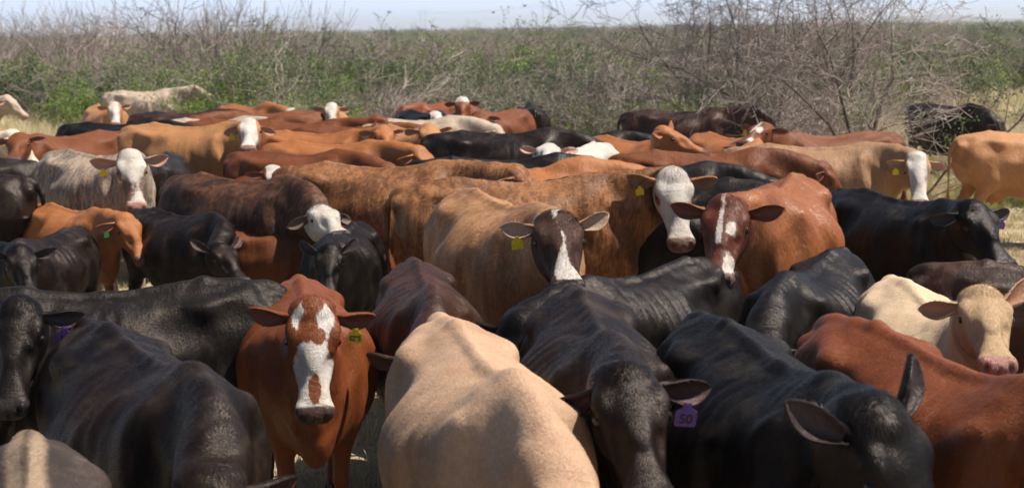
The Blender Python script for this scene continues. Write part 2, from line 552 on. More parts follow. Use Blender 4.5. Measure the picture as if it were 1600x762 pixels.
def add_hair(o, P, Q, rest, fld, muzz, inn, face, wh, Rt, isear, coat, sc, D, seed, Nn=None):
    """short coat hair as thin blades lying back along the body, a child of the animal"""
    r = np.random.default_rng(900+seed)
    fn = np.cross(P[Q[:, 2]]-P[Q[:, 0]], P[Q[:, 3]]-P[Q[:, 1]])
    area = np.linalg.norm(fn, axis=1)/2; fn = fn/(2*area[:, None]+1e-12)
    c0 = P[Q].mean(1)
    keep = (c0[:, 2] > .55*sc)
    w = area*keep; near = float(np.clip(6.2/D, .25, 1.2))
    n = int(215000*near*near)
    f = r.choice(len(Q), n, p=w/w.sum())
    a, b = r.random(n)[:, None], r.random(n)[:, None]
    q = Q[f]
    W = [(1-a)*(1-b), a*(1-b), a*b, (1-a)*b]
    def it(arr):
        arr = arr if arr.ndim == 2 else arr[:, None]
        return sum(W[k]*arr[q[:, k]] for k in range(4))
    p = it(P); N_ = fn[f]; R0 = it(rest); h = it(wh)
    dirb = np.stack([-np.ones(n), np.zeros(n), -.55-.6*np.clip(1.2-R0[:, 2], 0, 1)], 1)
    hx = np.array(Rt.col[0])
    d = dirb*(1-h) + hx*h*1.2
    # coat direction drifts slowly over the body
    sw = vnoise(R0, 9, seed)[:, None]*.35
    d = d + np.cross(N_, d)*sw + r.normal(size=(n, 3))*.22
    d -= N_*(d*N_).sum(1)[:, None]; d /= np.linalg.norm(d, axis=1)[:, None]+1e-9
    e = it(isear.astype(float))[:, 0] > .5
    L = (.0120+.006*r.random(n))*sc*np.where(h[:, 0] > .5, .75, 1)*(1+.5*(D > 8))
    hcu = (R0-HP) @ HX; hcw = (R0-HP) @ HZ
    L = np.where(e, L*1.2, L); L = np.where((h[:, 0] > .5) & (hcu < .07) & (hcw > .02), L*(1.6+.8*r.random(n)), L)
    tip = p + (d*math.cos(.3) + N_*(.10+.16*r.random(n))[:, None])*L[:, None]
    s = np.cross(N_, d); wd = (.00085+.00015*max(D-5, 0))*sc
    V = np.stack([p-s*wd-N_*.001, p+s*wd-N_*.001, tip], 1).reshape(-1, 3)
    T = np.arange(3*n).reshape(-1, 3)
    rp = lambda x: np.repeat(it(x), 3, axis=0)
    m = mesh_np('hair', V, None, coat, smooth=False, tris=T, attrs={'rest': rp(rest)+np.array((seed*3.1, 0, 0)), 'rest0': rp(rest),
        'white': rp(fld)[:, 0], 'face': rp(face)[:, 0], 'inner': rp(inn)[:, 0], 'muz': rp(muzz)[:, 0]})
    link('hair', m, o)

BODY_POINTS = []
EYE_MESH = {}
def solve_pose(hp, ref, sc, hd, head, neck, face, poll, muzp, n, label):
    rp = Vector((ref[0]*sc, 0, 0)); rp.rotate(Matrix.Rotation(hd, 3, 'Z'))
    W = Matrix.Translation((hp.x-rp.x, hp.y-rp.y, 0)) @ Matrix.Rotation(hd, 4, 'Z') @ Matrix.Scale(sc, 4)
    CI = cam.matrix_world.inverted()
    def proj(p):
        c = CI @ p; return np.array((800+F_PX*c.x/-c.z, 381-F_PX*c.y/-c.z)), -c.z
    def top(y, q):
        M = Matrix.Identity(4)
        for k in range(n):
            J = NB + NA*NL*(k+.6)/n
            M = M @ rot4('Z', R(y)/n, J) @ rot4('Y', -R(q)/n, J)
        return M @ Vector(NP)
    best = None
    for y in range(-60, 61, 3):
        for q in range(-84, 31, 3):
            p, d = proj(W @ top(y, q)); e = np.hypot(*(p-poll))*d/F_PX + .0012*abs(y-neck[0])*.5 + .0006*abs(q-neck[1])
            if best is None or e < best[0]: best = (e, y, q, p, d)
    e, y, q, p, d = best
    neck = (y, q)
    if muzp is not None:
        P0 = W @ top(y, q); off = np.array(muzp)-np.array(poll); b2 = None
        az0 = face[0] if face else 270; fp0 = face[1] if face else -50
        for a in range(int(az0)-60, int(az0)+61, 3):
            for f in range(-88, 21, 3):
                dd = Vector((math.cos(R(a))*math.cos(R(f)), math.sin(R(a))*math.cos(R(f)), math.sin(R(f))))*(.46*1.1)*sc
                pm, _ = proj(P0+dd); e2 = np.hypot(*(pm-p-off))*d/F_PX + .0010*abs(a-az0) + .0012*abs(f-fp0)
                if b2 is None or e2 < b2[0]: b2 = (e2, a, f)
        face = (b2[1], b2[2], (face[2] if face and len(face) > 2 else 0))
    print('SOLVE|%s|%s|%s|poll err %.0f,%.0f' % (label[:60], neck, face, p[0]-poll[0], p[1]-poll[1]))
    return neck, face

def cow(name, px, py, head, sc=1.0, coat=None, label='', build='thin', neck=(0, 0), face=None, mark=None,
        lod=None, ears=(15, 15), tagc=None, tagn='', tagside=1, wid=1.0, group=None, cat='cow', z0=0.0, muz=None, legs=True,
        ear_s=.95, swing=None, seed=None, etw=0, bend=0, ref=(-.5, 1.39), loc=None, white_belly=False, poll=None, muzp=None, hs=1.1, eback=(8, 8), tsz=.8):
    """one animal: hip top at photograph pixel (px, py), heading in degrees (0 right, 90 away, 270 to the camera)"""
    if isinstance(face, str): face, mark = None, face
    seed = seed if seed is not None else len(BODY_POINTS)
    rs = np.random.default_rng(100+seed)
    hp = at(px, py, ref[1]*sc + z0)
    D = hp.y
    if lod is None: lod = 1.0 if D < 8.3 else (1.5 if D < 14 else 2.3)
    V0, Q0, t, hc, wh, Nn = template(lod, build)
    hd = R(head)
    n = 6
    if poll is not None: neck, face = solve_pose(hp, ref, sc, hd, head, neck, face, poll, muzp, n, label)
    # chain of neck matrices
    yaw, pit = R(neck[0]), R(neck[1])
    Ms = [Matrix.Identity(4)]
    for k in range(n):
        J = NB + NA*NL*(k+.6)/n
        up = Ms[-1]
        Ms.append(up @ rot4('Z', yaw/n, J) @ rot4('Y', -pit/n, J))
    # head
    pw = Ms[-1] @ Vector(NP)
    if face is None: face = (head + neck[0], -40 + neck[1]*.5, 0)
    az, fp, roll = (list(face) + [0])[:3]
    az = R(az - head)
    Rt = Matrix.Rotation(az, 3, 'Z') @ Matrix.Rotation(-R(fp), 3, 'Y') @ Matrix.Rotation(R(roll), 3, 'X')
    Rrest = Matrix((HX, (0, 1, 0), HZ)).transposed()
    Rh = Rt @ Rrest.inverted()
    hv = rs.uniform(-1, 1, 3)
    HS = Matrix.Diagonal((hs*(1+.04*hv[0]), hs*(1+.07*hv[1]), hs*(1+.05*hv[2]), 1))
    HSc = Matrix((HX, (0, 1, 0), HZ)).transposed().to_4x4() @ HS @ Matrix((HX, (0, 1, 0), HZ)).to_4x4()
    Mh = Matrix.Translation(pw) @ Rh.to_4x4() @ HSc @ Matrix.Translation(-Vector(NP))
    Hf = Matrix.Translation(pw) @ Rt.to_4x4() @ HS              # head coordinates -> cow space
    V = V0.copy()
    # uneven muscle, fat and skin, different on every animal
    calm = (1-wh*.75)*sstep(V0[:, 2], .15, .6)
    dv = (vnoise(V0, 13, seed*5+1)*.0026 + vnoise(V0*np.array((1.6, 1, .6)), 30, seed*5+2)*.0018 + vnoise(V0*np.array((1.5, 1, .4)), 62, seed*5+3)*.0010)*calm
    V += Nn*dv[:, None]
    V[:, 1] *= np.where(V[:, 0] < .75, wid, 1+(wid-1)*.4)
    # legs
    sw = swing if swing is not None else rs.uniform(-.12, .12, 4)
    for q, (xc, sy) in enumerate(((.46, 1), (.46, -1), (-.66, 1), (-.66, -1))):
        wl = (1-sstep(V0[:, 2], .45, .74))*sstep(V0[:, 1]*sy, .03, .09)*(1-sstep(np.abs(V0[:, 0]-xc), .24, .32))
        V[:, 0] += sw[q]*wl*np.clip(.75-V0[:, 2], 0, .62)/.6
    # tail sways
    wt = sstep(-V0[:, 0], .90, .935)*(1-sstep(V0[:, 2], .6, 1.28))
    V[:, 1] += wt*rs.uniform(-.06, .06)*(1.3-V0[:, 2])
    H1 = np.hstack([V, np.ones((len(V), 1))])
    s = np.clip((t - .02)/.98, 0, 1)*n
    i = np.clip(np.floor(s).astype(int), 0, n-1); f = (s - i)[:, None]
    A = np.array([np.array(m) for m in Ms])
    P0 = np.einsum('kij,kj->ki', A[i], H1); P1 = np.einsum('kij,kj->ki', A[i+1], H1)
    P = P0*(1-f)+P1*f
    Ph = H1 @ np.array(Mh).T
    P = (P*(1-wh[:, None])+Ph*wh[:, None])[:, :3]
    if bend:                                                    # spine bends sideways in the middle
        b = np.clip(P[:, 0]+.45, -1, 3)
        P[:, 1] += bend*np.sign(b)*b*b*.5
    # ears join the same mesh
    nu, nv = (16, 13) if lod <= 1 else ((10, 7) if lod < 2 else (7, 5))
    parts = [P]; qs = [Q0]; rest = [V0]; hcs = [hc]; whs = [wh]; inn = [np.zeros(len(P))]
    off = len(P)
    M3 = np.array(Hf)
    rootpts = {}
    for side, dr in ((1, ears[0]+rs.uniform(-7, 7)), (-1, ears[1]+rs.uniform(-7, 7))):
        E, EQ, I = ear_mesh(side, nu, nv, droop=dr, length=.205*ear_s, width=.108*ear_s, twist=etw, back=eback[0 if side > 0 else 1]+rs.uniform(-5, 9))
        Ew = (np.hstack([E, np.ones((len(E), 1))]) @ M3.T)[:, :3]
        ii = int(nu*.50); ea, eb = Ew[ii*nv], Ew[ii*nv+nv-1]; mid_ = Ew[ii*nv+nv//2]
        low = ea if ea[2] < eb[2] else eb
        fwd_ = np.array(Rt.col[0])*.6+np.array(Rt.col[2])*.8
        rootpts[side] = low*.8+mid_*.2 + fwd_*.012, mid_
        parts.append(Ew); qs.append(EQ+off); off += len(E)
        rest.append(HP + E[:, :1]*HX + E[:, 1:2]*np.array((0, 1, 0)) + E[:, 2:]*HZ)
        hcs.append(np.full((len(E), 3), (-.3, 0, 0))); whs.append(np.zeros(len(E))); inn.append(I)
    P = np.concatenate(parts)
    nb_ = len(parts[0]); o_ = nb_; link_t = []
    for k in (1, 2):                                            # the ear roots grow out of the skull
        for a_, b_ in ((0, 1), (nu*nv+nv-2, nu*nv+nv-1)):
            q_ = P[o_+a_]; near = int(np.argmin(((P[:nb_]-q_)**2).sum(1)))
            link_t.append((o_+a_, o_+b_, near))
        o_ += len(parts[k])
    Q = np.concatenate(qs); rest = np.concatenate(rest)
    hcA = np.concatenate(hcs); whA = np.concatenate(whs); inn = np.concatenate(inn)
    fld = marking(mark, hcA, rest, whA, seed)
    isear = np.arange(len(P)) >= nb_
    if mark not in ('allwhite',): fld = np.where(isear, -.2, fld)
    if white_belly:
        fld = np.maximum(fld, np.minimum(.74-rest[:, 2], .12-np.abs(rest[:, 1]))*.6 + vnoise(rest, 14, seed)*.03)
    muzz = np.minimum(hcA[:, 0]-.462+.10*hcA[:, 2], .05)*(whA > .5)-(whA <= .5)*.1
    facef = np.where(isear, -.1, np.minimum(hcA[:, 0]+.02, .1)*(whA > .4)-(whA <= .4)*.1)
    me = mesh_np(name, P*sc, Q, coat, tris=link_t, attrs={'rest': rest + np.array((seed*3.1, 0, 0)), 'rest0': rest, 'white': fld, 'face': facef, 'inner': inn, 'muz': muzz})
    o = link(name, me)
    if D < FUR_D: add_hair(o, P*sc, Q, rest, fld, muzz, inn, facef, whA, Rt, isear, coat, sc, D, seed)
    # the hip top sits at the given pixel
    rp = Vector((ref[0]*sc, 0, 0)); rp.rotate(Matrix.Rotation(hd, 3, 'Z'))
    o.location = (hp.x-rp.x, hp.y-rp.y, z0) if loc is None else loc
    o.rotation_euler = (0, 0, hd)
    tag(o, label, cat, group or 'cattle standing together in the herd')
    # eyes
    if D < 22:
        for side in (1, -1):
            c = (Hf @ Vector((.166, side*.1045, .019)))*sc
            e = link('eye', eye_mesh(1 if D < 10 else 2), o)
            e.location = c; e.scale = (sc*hs,)*3
    if tagc is not None:
        root = Vector(rootpts[tagside][0])*sc
        make_tag(o, root, tagc, tagn, sc, head, hcframe=(Hf, tagside), big=D < 8, tsz=tsz)
    BODY_POINTS.append((name, label, o.location.copy(), hd, sc, Vector(pw)*sc, wid))
    return o

def eye_mesh(l):
    if l not in EYE_MESH:
        nu, nv = (16, 10) if l == 1 else (8, 6)
        V = []; Q = []; T = []
        for i in range(nv+1):
            th = math.pi*i/nv
            for j in range(nu):
                ph = 2*math.pi*j/nu
                V.append((.0215*math.sin(th)*math.cos(ph), .019*math.cos(th), .0185*math.sin(th)*math.sin(ph)))
        for i in range(nv):
            for j in range(nu):
                a = i*nu+j; b = i*nu+(j+1) % nu
                Q.append((a, b, b+nu, a+nu))
        EYE_MESH[l] = mesh_np('eye', np.array(V), np.array(Q), M_EYE)
    return EYE_MESH[l]

def make_tag(o, root, colmat, text, sc, head, hcframe, big=False, tsz=.8):
    """plastic ear tag hanging from the ear, facing the camera side"""
    Hf, side = hcframe
    pts = [(-.012, .0), (.012, .0), (.016, -.018), (.036, -.030), (.037, -.078), (.032, -.084), (-.032, -.084), (-.037, -.078), (-.036, -.030), (-.016, -.018)]
    n = len(pts); th = .0016
    V = [(x, -th, z) for x, z in pts] + [(x, th, z) for x, z in pts]
    me = bpy.data.meshes.new('ear_tag')
    faces = [tuple(range(n)), tuple(range(2*n-1, n-1, -1))] + [(i, i+n, (i+1) % n + n, (i+1) % n) for i in range(n)]
    me.from_pydata(V, [], [f[::-1] for f in faces])
    me.materials.append(colmat)
    tg = link('ear_tag', me, o)
    # orientation: world-facing the camera with a small turn
    fw = -(root.x*math.sin(R(head)))
    tg.location = root
    # the tag hangs vertically and its front faces roughly along the head direction
    hx = (Hf.to_3x3() @ Vector((1, 0, 0)))
    yaw = math.atan2(hx.y, hx.x) + math.pi/2
    # limit: cow space -> want -Y of tag to face the head direction
    tg.rotation_euler = (R(8), R(6*side), yaw)
    tg.scale = (sc*tsz,)*3
    if big:
        bt = bpy.data.meshes.new('button')
        V = [(0.008*math.cos(a*math.pi/4), y, -.010+.008*math.sin(a*math.pi/4)) for y in (-.006, .006) for a in range(8)]
        bt.from_pydata(V, [], [tuple(range(8)), tuple(range(15, 7, -1))] + [(i, (i+1) % 8, (i+1) % 8+8, i+8) for i in range(8)])
        bt.materials.append(colmat)
        link('button', bt, tg)
    if text and big:
        cu = bpy.data.curves.new('number', 'FONT')
        cu.body = text; cu.align_x = 'CENTER'; cu.align_y = 'CENTER'; cu.size = .046 if len(text) <= 2 else .036
        cu.offset = .0011; cu.extrude = .0004
        tmp = bpy.data.objects.new('tmp', cu)
        COL.objects.link(tmp)
        dg = bpy.context.evaluated_depsgraph_get()
        m2 = bpy.data.meshes.new_from_object(tmp.evaluated_get(dg))
        bpy.data.objects.remove(tmp)
        m2.materials.clear(); m2.materials.append(M_INK)
        nb = link('number', m2, tg)
        nb.location = (0, -th-.0006, -.058); nb.rotation_euler = (R(90), 0, 0)
        if len(text) > 2:
            nb.scale = (.86, 1.15, 1)

# ------------------------------------------------------------------ coats
def coat(name, base, dark=None, streak=.35, rough=.5, spec=.35, muzzle=(.03, .025, .025), inner=None, white=(.55, .50, .45),
         dust=.15, brindle=0.0, brcol=None, patch=.4, sheen=.1, roan=0.0, bump=1.0, facedark=None, soft=.005):
    N = NT(name)
    dark = dark or tuple(c*.55 for c in base)
    rest = N.attr('rest', 'Vector')
    big = N.noise(rest, 3.1, 4, .55, dist=.4)
    mid = N.noise(rest, 11, 4, .6)
    # hair lies along the body: fine noise stretched down the side of the body
    hairv = N.mapping(rest, (26, 95, 9), (0, R(-28), 0))
    hair = N.noise(hairv, 2.2, 4, .6, dist=.5)
    fine = N.noise(N.mapping(rest, (34, 150, 16), (0, R(-25), 0)), 2.0, 4, .65)
    c = N.mix(N.math('MULTIPLY', N.ramp(big, .38, .68), patch), base, dark)
    c = N.mix(N.math('MULTIPLY', N.ramp(hair, .42, .62), streak), c, dark)
    if brindle:
        bv = N.mapping(rest, (20, 8, 3.6), (0, R(-18), 0))
        br = N.noise(bv, 1.2, 7, .75, dist=1.4)
        br = N.math('ADD', N.math('MULTIPLY', br, .75), N.math('MULTIPLY', big, .25))
        c = N.mix(N.math('MULTIPLY', N.ramp(br, .45, .55), brindle), c, brcol or dark)
    if roan:
        rv = N.noise(rest, 60, 3, .7)
        c = N.mix(N.math('MULTIPLY', N.ramp(rv, .44, .56), roan), c, white)
    # pale dust caught on the coat in blotches
    du = N.math('MULTIPLY', N.ramp(N.noise(rest, 5.5, 5, .65, dist=.7), .46, .74), dust)
    c = N.mix(du, c, (.30, .235, .175))
    if facedark:
        ff = N.math('ADD', N.attr('face'), N.math('MULTIPLY', N.math('SUBTRACT', N.noise(rest, 14, 4, .7), .5), .16))
        c = N.mix(N.ramp(ff, -.02, .04), c, facedark)
    # white markings with ragged hairy edges
    wf = N.math('ADD', N.attr('white'), N.math('MULTIPLY', N.math('SUBTRACT', N.noise(rest, 55, 4, .7), .5), .030))
    wm = N.ramp(wf, -soft*.6, soft)
    wc = N.mix(N.ramp(mid, .35, .75), white, tuple(x*y for x, y in zip(white, (.74, .68, .60))))
    wc = N.mix(N.math('MULTIPLY', N.ramp(hair, .42, .62), .40), wc, (.42, .35, .28))
    c = N.mix(wm, c, wc)
    # inside of the ears, muzzle, hooves and tail switch
    c = N.mix(N.math('MULTIPLY', N.attr('inner'), .85), c, inner or tuple(x*.8+.05 for x in base))
    mz = N.ramp(N.math('ADD', N.attr('muz'), N.math('MULTIPLY', N.math('SUBTRACT', mid, .5), .02)), -.004, .006)
    c = N.mix(mz, c, muzzle)
    sep = N.n('ShaderNodeSeparateXYZ'); N.l(N.attr('rest0', 'Vector'), sep.inputs[0])
    c = N.mix(N.ramp(sep.outputs[2], .075, .06), c, (.035, .028, .022))
    # fine variation of value
    vv = N.n('ShaderNodeHueSaturation'); N.l(c, vv.inputs['Color'])
    N.l(N.ramp(fine, .28, .72, .82, 1.16), vv.inputs['Value'])
    N.l(vv.outputs[0], N.b.inputs['Base Color'])
    N.l(N.ramp(mz, 0, 1, rough, .33), N.b.inputs['Roughness'])
    N.b.inputs['Specular IOR Level'].default_value = spec
    N.b.inputs['Specular Tint'].default_value = (.75, .62, .55, 1)
    N.b.inputs['Sheen Weight'].default_value = sheen
    N.b.inputs['Sheen Roughness'].default_value = .4
    N.b.inputs['Sheen Tint'].default_value = (.8, .7, .6, 1)
    b1 = N.bump(mid, .22*bump, .02)
    wr = N.noise(N.mapping(rest, (17, 6, 4.5), (0, R(-22), 0)), 1.5, 4, .6, dist=1.5)
    b1 = N.bump(wr, .38*bump, .022, b1)
    b2 = N.bump(hair, .40*bump, .006, b1)
    b3 = N.bump(fine, .6*bump, .004, b2)
    N.l(b3, N.b.inputs['Normal'])
    return N.m

def plain(name, col, rough=.5, spec=.5):
    N = NT(name)
    tc = N.n('ShaderNodeTexCoord')
    c = N.mix(N.ramp(N.noise(tc.outputs['Object'], 60, 3), .3, .7), col, tuple(x*.75 for x in col))
    N.l(c, N.b.inputs['Base Color'])
    N.b.inputs['Roughness'].default_value = rough
    N.b.inputs['Specular IOR Level'].default_value = spec
    return N.m

M_EYE = plain('eye_dark', (.014, .007, .004), .18, .4)
M_INK = plain('ink_black', (.012, .012, .012), .6)
TAG_Y = plain('tag_yellow', (.85, .60, .02), .4)
TAG_P = plain('tag_purple', (.13, .045, .30), .4)
TAG_G = plain('tag_green', (.05, .22, .06), .4)
TAG_PALE = plain('tag_pale_green', (.30, .55, .30), .4)
TAG_B = plain('tag_blue', (.03, .25, .33), .4)
TAG_R = plain('tag_red', (.55, .07, .03), .4)

BLACK = coat('coat_black', (.0060, .0045, .0042), (.0033, .0027, .0025), rough=.41, spec=.25, inner=(.05, .035, .035), dust=.07, sheen=0, patch=.6, bump=.65)
BLACK2 = coat('coat_rusty_black', (.016, .0078, .0055), (.0048, .0034, .0031), rough=.41, spec=.25, inner=(.06, .03, .03), dust=.10, sheen=0, patch=.85, bump=.65)
BLACKG = coat('coat_dusty_black', (.013, .0105, .0096), (.0055, .0044, .004), rough=.43, spec=.24, inner=(.10, .06, .05), dust=.09, sheen=0, patch=.7, bump=.65)
DBROWN = coat('coat_dark_brown', (.055, .020, .011), (.016, .0085, .007), rough=.41, spec=.32, dust=.07, patch=.85, sheen=0)
RED = coat('coat_red', (.205, .054, .015), (.095, .021, .007), rough=.42, spec=.36, dust=.04, inner=(.16, .05, .03), muzzle=(.085, .048, .04), white=(.60, .55, .50), sheen=0)
RED2 = coat('coat_dark_red', (.165, .050, .016), (.075, .021, .009), rough=.48, spec=.25, dust=.03, inner=(.20, .08, .05), muzzle=(.10, .05, .045), sheen=0)
ORANGE = coat('coat_orange', (.36, .130, .040), (.20, .062, .020), rough=.48, spec=.3, dust=.10, inner=(.28, .12, .07), muzzle=(.12, .06, .05), sheen=0)
TANO = coat('coat_orange_tan', (.42, .195, .075), (.26, .10, .035), rough=.5, spec=.28, dust=.08, inner=(.34, .18, .10), muzzle=(.20, .10, .08), sheen=.05)
BROWNS = coat('coat_streaky_brown', (.38, .165, .062), (.18, .065, .025), streak=.6, rough=.48, spec=.3, brindle=.7, brcol=(.075, .027, .013), dust=.08, inner=(.26, .13, .07), muzzle=(.17, .10, .07), sheen=0)
BRIND = coat('coat_brindle_tan', (.46, .24, .115), (.28, .125, .052), streak=.55, rough=.5, spec=.26, brindle=.55, brcol=(.17, .07, .03), dust=.08, inner=(.38, .26, .18), muzzle=(.03, .022, .02), sheen=.05, facedark=(.045, .018, .012))
DSTREAK = coat('coat_dark_streaky', (.175, .066, .028), (.035, .015, .010), streak=.7, rough=.46, spec=.32, brindle=.9, brcol=(.024, .013, .010), dust=.06, inner=(.15, .1, .08), muzzle=(.06, .05, .05), sheen=0)
GREYB = coat('coat_grey_brindle', (.45, .32, .215), (.16, .105, .075), streak=.6, rough=.55, spec=.25, brindle=.85, brcol=(.085, .056, .042), dust=.12, inner=(.45, .24, .16), muzzle=(.34, .17, .13), white=(.52, .46, .40), roan=.2, facedark=(.13, .075, .055))
TAN = coat('coat_tan', (.50, .325, .210), (.37, .21, .12), streak=.28, rough=.5, spec=.25, dust=.06, inner=(.45, .26, .15), muzzle=(.25, .13, .10), white=(.56, .51, .46), patch=.6)
TANB = coat('coat_brownish_tan', (.36, .205, .108), (.22, .11, .055), streak=.4, rough=.52, spec=.25, dust=.10, brindle=.25, inner=(.40, .22, .13), muzzle=(.22, .13, .11), white=(.56, .51, .46))
CREAM = coat('coat_cream', (.62, .46, .30), (.48, .31, .18), streak=.25, rough=.5, spec=.25, dust=.06, inner=(.42, .20, .11), muzzle=(.36, .18, .14), white=(.64, .52, .40), facedark=(.42, .275, .15))
WHITE = coat('coat_white', (.54, .47, .40), (.38, .30, .23), streak=.2, rough=.55, spec=.22, dust=.15, inner=(.50, .24, .18), muzzle=(.40, .25, .20))
PALE = coat('coat_pale_cream', (.50, .385, .28), (.36, .25, .165), streak=.25, rough=.55, spec=.22, dust=.12, inner=(.45, .22, .16), muzzle=(.40, .25, .20), white=(.46, .35, .26))
ORED = coat('coat_orange_red', (.30, .100, .030), (.15, .040, .013), streak=.5, rough=.42, spec=.36, dust=.04, inner=(.16, .05, .03), muzzle=(.17, .10, .08), white=(.60, .55, .50), sheen=0, facedark=(.10, .024, .011))
DUSTY = coat('coat_dusty_grey_brown', (.055, .040, .033), (.026, .018, .015), rough=.5, spec=.25, inner=(.10, .06, .05), dust=.25, white=(.26, .175, .105), sheen=0, patch=.6, soft=.02)

# ================================================================== GROUND
def ground_z(x, y):
    d = np.maximum(y - 34, 0)
    side = np.maximum(np.abs(x) - 30, 0)
    return .0032*d*(1-sstep(d, 900, 5000)*.5) + .15*np.sin(x*.05)*sstep(d, 0, 60)
def build_ground():
    ys = np.concatenate([np.linspace(-30, 40, 90), 40*np.power(1.05, np.arange(1, 101))])
    n = 121
    V = []
    for y in ys:
        w = 60 + max(y, 0)*1.1
        x = np.linspace(-w, w, n)
        V.append(np.stack([x, np.full(n, y), ground_z(x, np.full(n, y))], 1))
    V = np.concatenate(V)
    near = V[:, 1] < 40
    V[near, 2] += vnoise(V[near]*np.array((1, 1, 0)), 1.5, 3)*.008 - .008
    i, j = np.meshgrid(np.arange(len(ys)-1), np.arange(n-1), indexing='ij')
    a = (i*n+j).ravel()
    Q = np.stack([a, a+1, a+n+1, a+n], 1)
    N = NT('dry_ground')
    tc = N.n('ShaderNodeTexCoord'); p = tc.outputs['Object']
    big = N.noise(p, .35, 5, .6); mid = N.noise(p, 3.0, 6, .65, dist=.5); fine = N.noise(p, 28, 5, .7, dist=1.2)
    straw = N.noise(N.mapping(p, (90, 14, 10), (0, 0, R(35))), 1.5, 4, .7, dist=2.0)
    c = N.mix(N.ramp(mid, .35, .65), (.44, .33, .20), (.58, .47, .30))
    c = N.mix(N.ramp(fine, .42, .62), c, (.30, .215, .125))
    c = N.mix(N.ramp(straw, .52, .64), c, (.68, .57, .38))
    c = N.mix(N.math('MULTIPLY', N.ramp(big, .48, .66), .5), c, (.22, .21, .09))
    sep = N.n('ShaderNodeSeparateXYZ'); N.l(p, sep.inputs[0])
    c = N.mix(N.ramp(sep.outputs[1], 45, 110), c, N.mix(N.ramp(N.noise(p, .06, 5, .6), .45, .6), (.13, .11, .085), (.10, .12, .05)))
    N.l(c, N.b.inputs['Base Color']); N.b.inputs['Roughness'].default_value = .9
    N.b.inputs['Specular IOR Level'].default_value = .15
    h = N.math('ADD', N.math('MULTIPLY', fine, .6), straw)
    N.l(N.bump(h, .8, .03), N.b.inputs['Normal'])
    o = link('ground', mesh_np('ground', V, Q, N.m))
    tag(o, kind='structure', label='dry trampled straw and bare soil under the herd')
build_ground()

# ================================================================== BRUSH
def twig_mat(name, a, b):
    N = NT(name)
    oi = N.n('ShaderNodeObjectInfo'); tc = N.n('ShaderNodeTexCoord')
    c = N.mix(N.ramp(N.noise(tc.outputs['Object'], 3.0, 3, .6), .35, .65), a, b)
    g = N.n('ShaderNodeHueSaturation'); N.l(c, g.inputs['Color'])
    N.l(N.ramp(oi.outputs['Random'], 0, 1, .62, 1.3), g.inputs['Value'])
    N.l(g.outputs[0], N.b.inputs['Base Color'])
    N.b.inputs['Roughness'].default_value = .8; N.b.inputs['Specular IOR Level'].default_value = .2
    return N.m
def leaf_mat(name, a, b):
    N = NT(name)
    oi = N.n('ShaderNodeObjectInfo'); tc = N.n('ShaderNodeTexCoord')
    c = N.mix(N.ramp(N.noise(tc.outputs['Object'], 6.0, 3, .6), .35, .65), a, b)
    g = N.n('ShaderNodeHueSaturation'); N.l(c, g.inputs['Color'])
    N.l(N.ramp(oi.outputs['Random'], 0, 1, .8, 1.25), g.inputs['Value'])
    N.l(g.outputs[0], N.b.inputs['Base Color'])
    N.b.inputs['Roughness'].default_value = .6
    tr = N.n('ShaderNodeBsdfTranslucent'); N.l(g.outputs[0], tr.inputs[0])
    mx = N.n('ShaderNodeMixShader'); mx.inputs[0].default_value = .35
    N.l(N.b.outputs[0], mx.inputs[1]); N.l(tr.outputs[0], mx.inputs[2])
    N.l(mx.outputs[0], N.t.nodes['Material Output'].inputs[0])
    return N.m
M_TWIG = twig_mat('bare_twigs', (.27, .205, .175), (.150, .110, .095))
M_TWIGP = twig_mat('pale_twigs', (.35, .285, .245), (.21, .165, .14))
M_BARK = twig_mat('dark_bark', (.15, .105, .085), (.085, .062, .052))
M_LEAF = leaf_mat('fresh_leaves', (.24, .32, .06), (.13, .19, .035))
M_LEAF2 = leaf_mat('dark_leaves', (.095, .155, .04), (.06, .105, .028))
M_LEAFY = leaf_mat('yellow_green_leaves', (.30, .38, .07), (.20, .28, .05))
M_STRAW = leaf_mat('dry_grass_blades', (.66, .55, .33), (.50, .40, .22))
M_STRAWG = leaf_mat('greening_grass_blades', (.44, .42, .16), (.30, .33, .10))

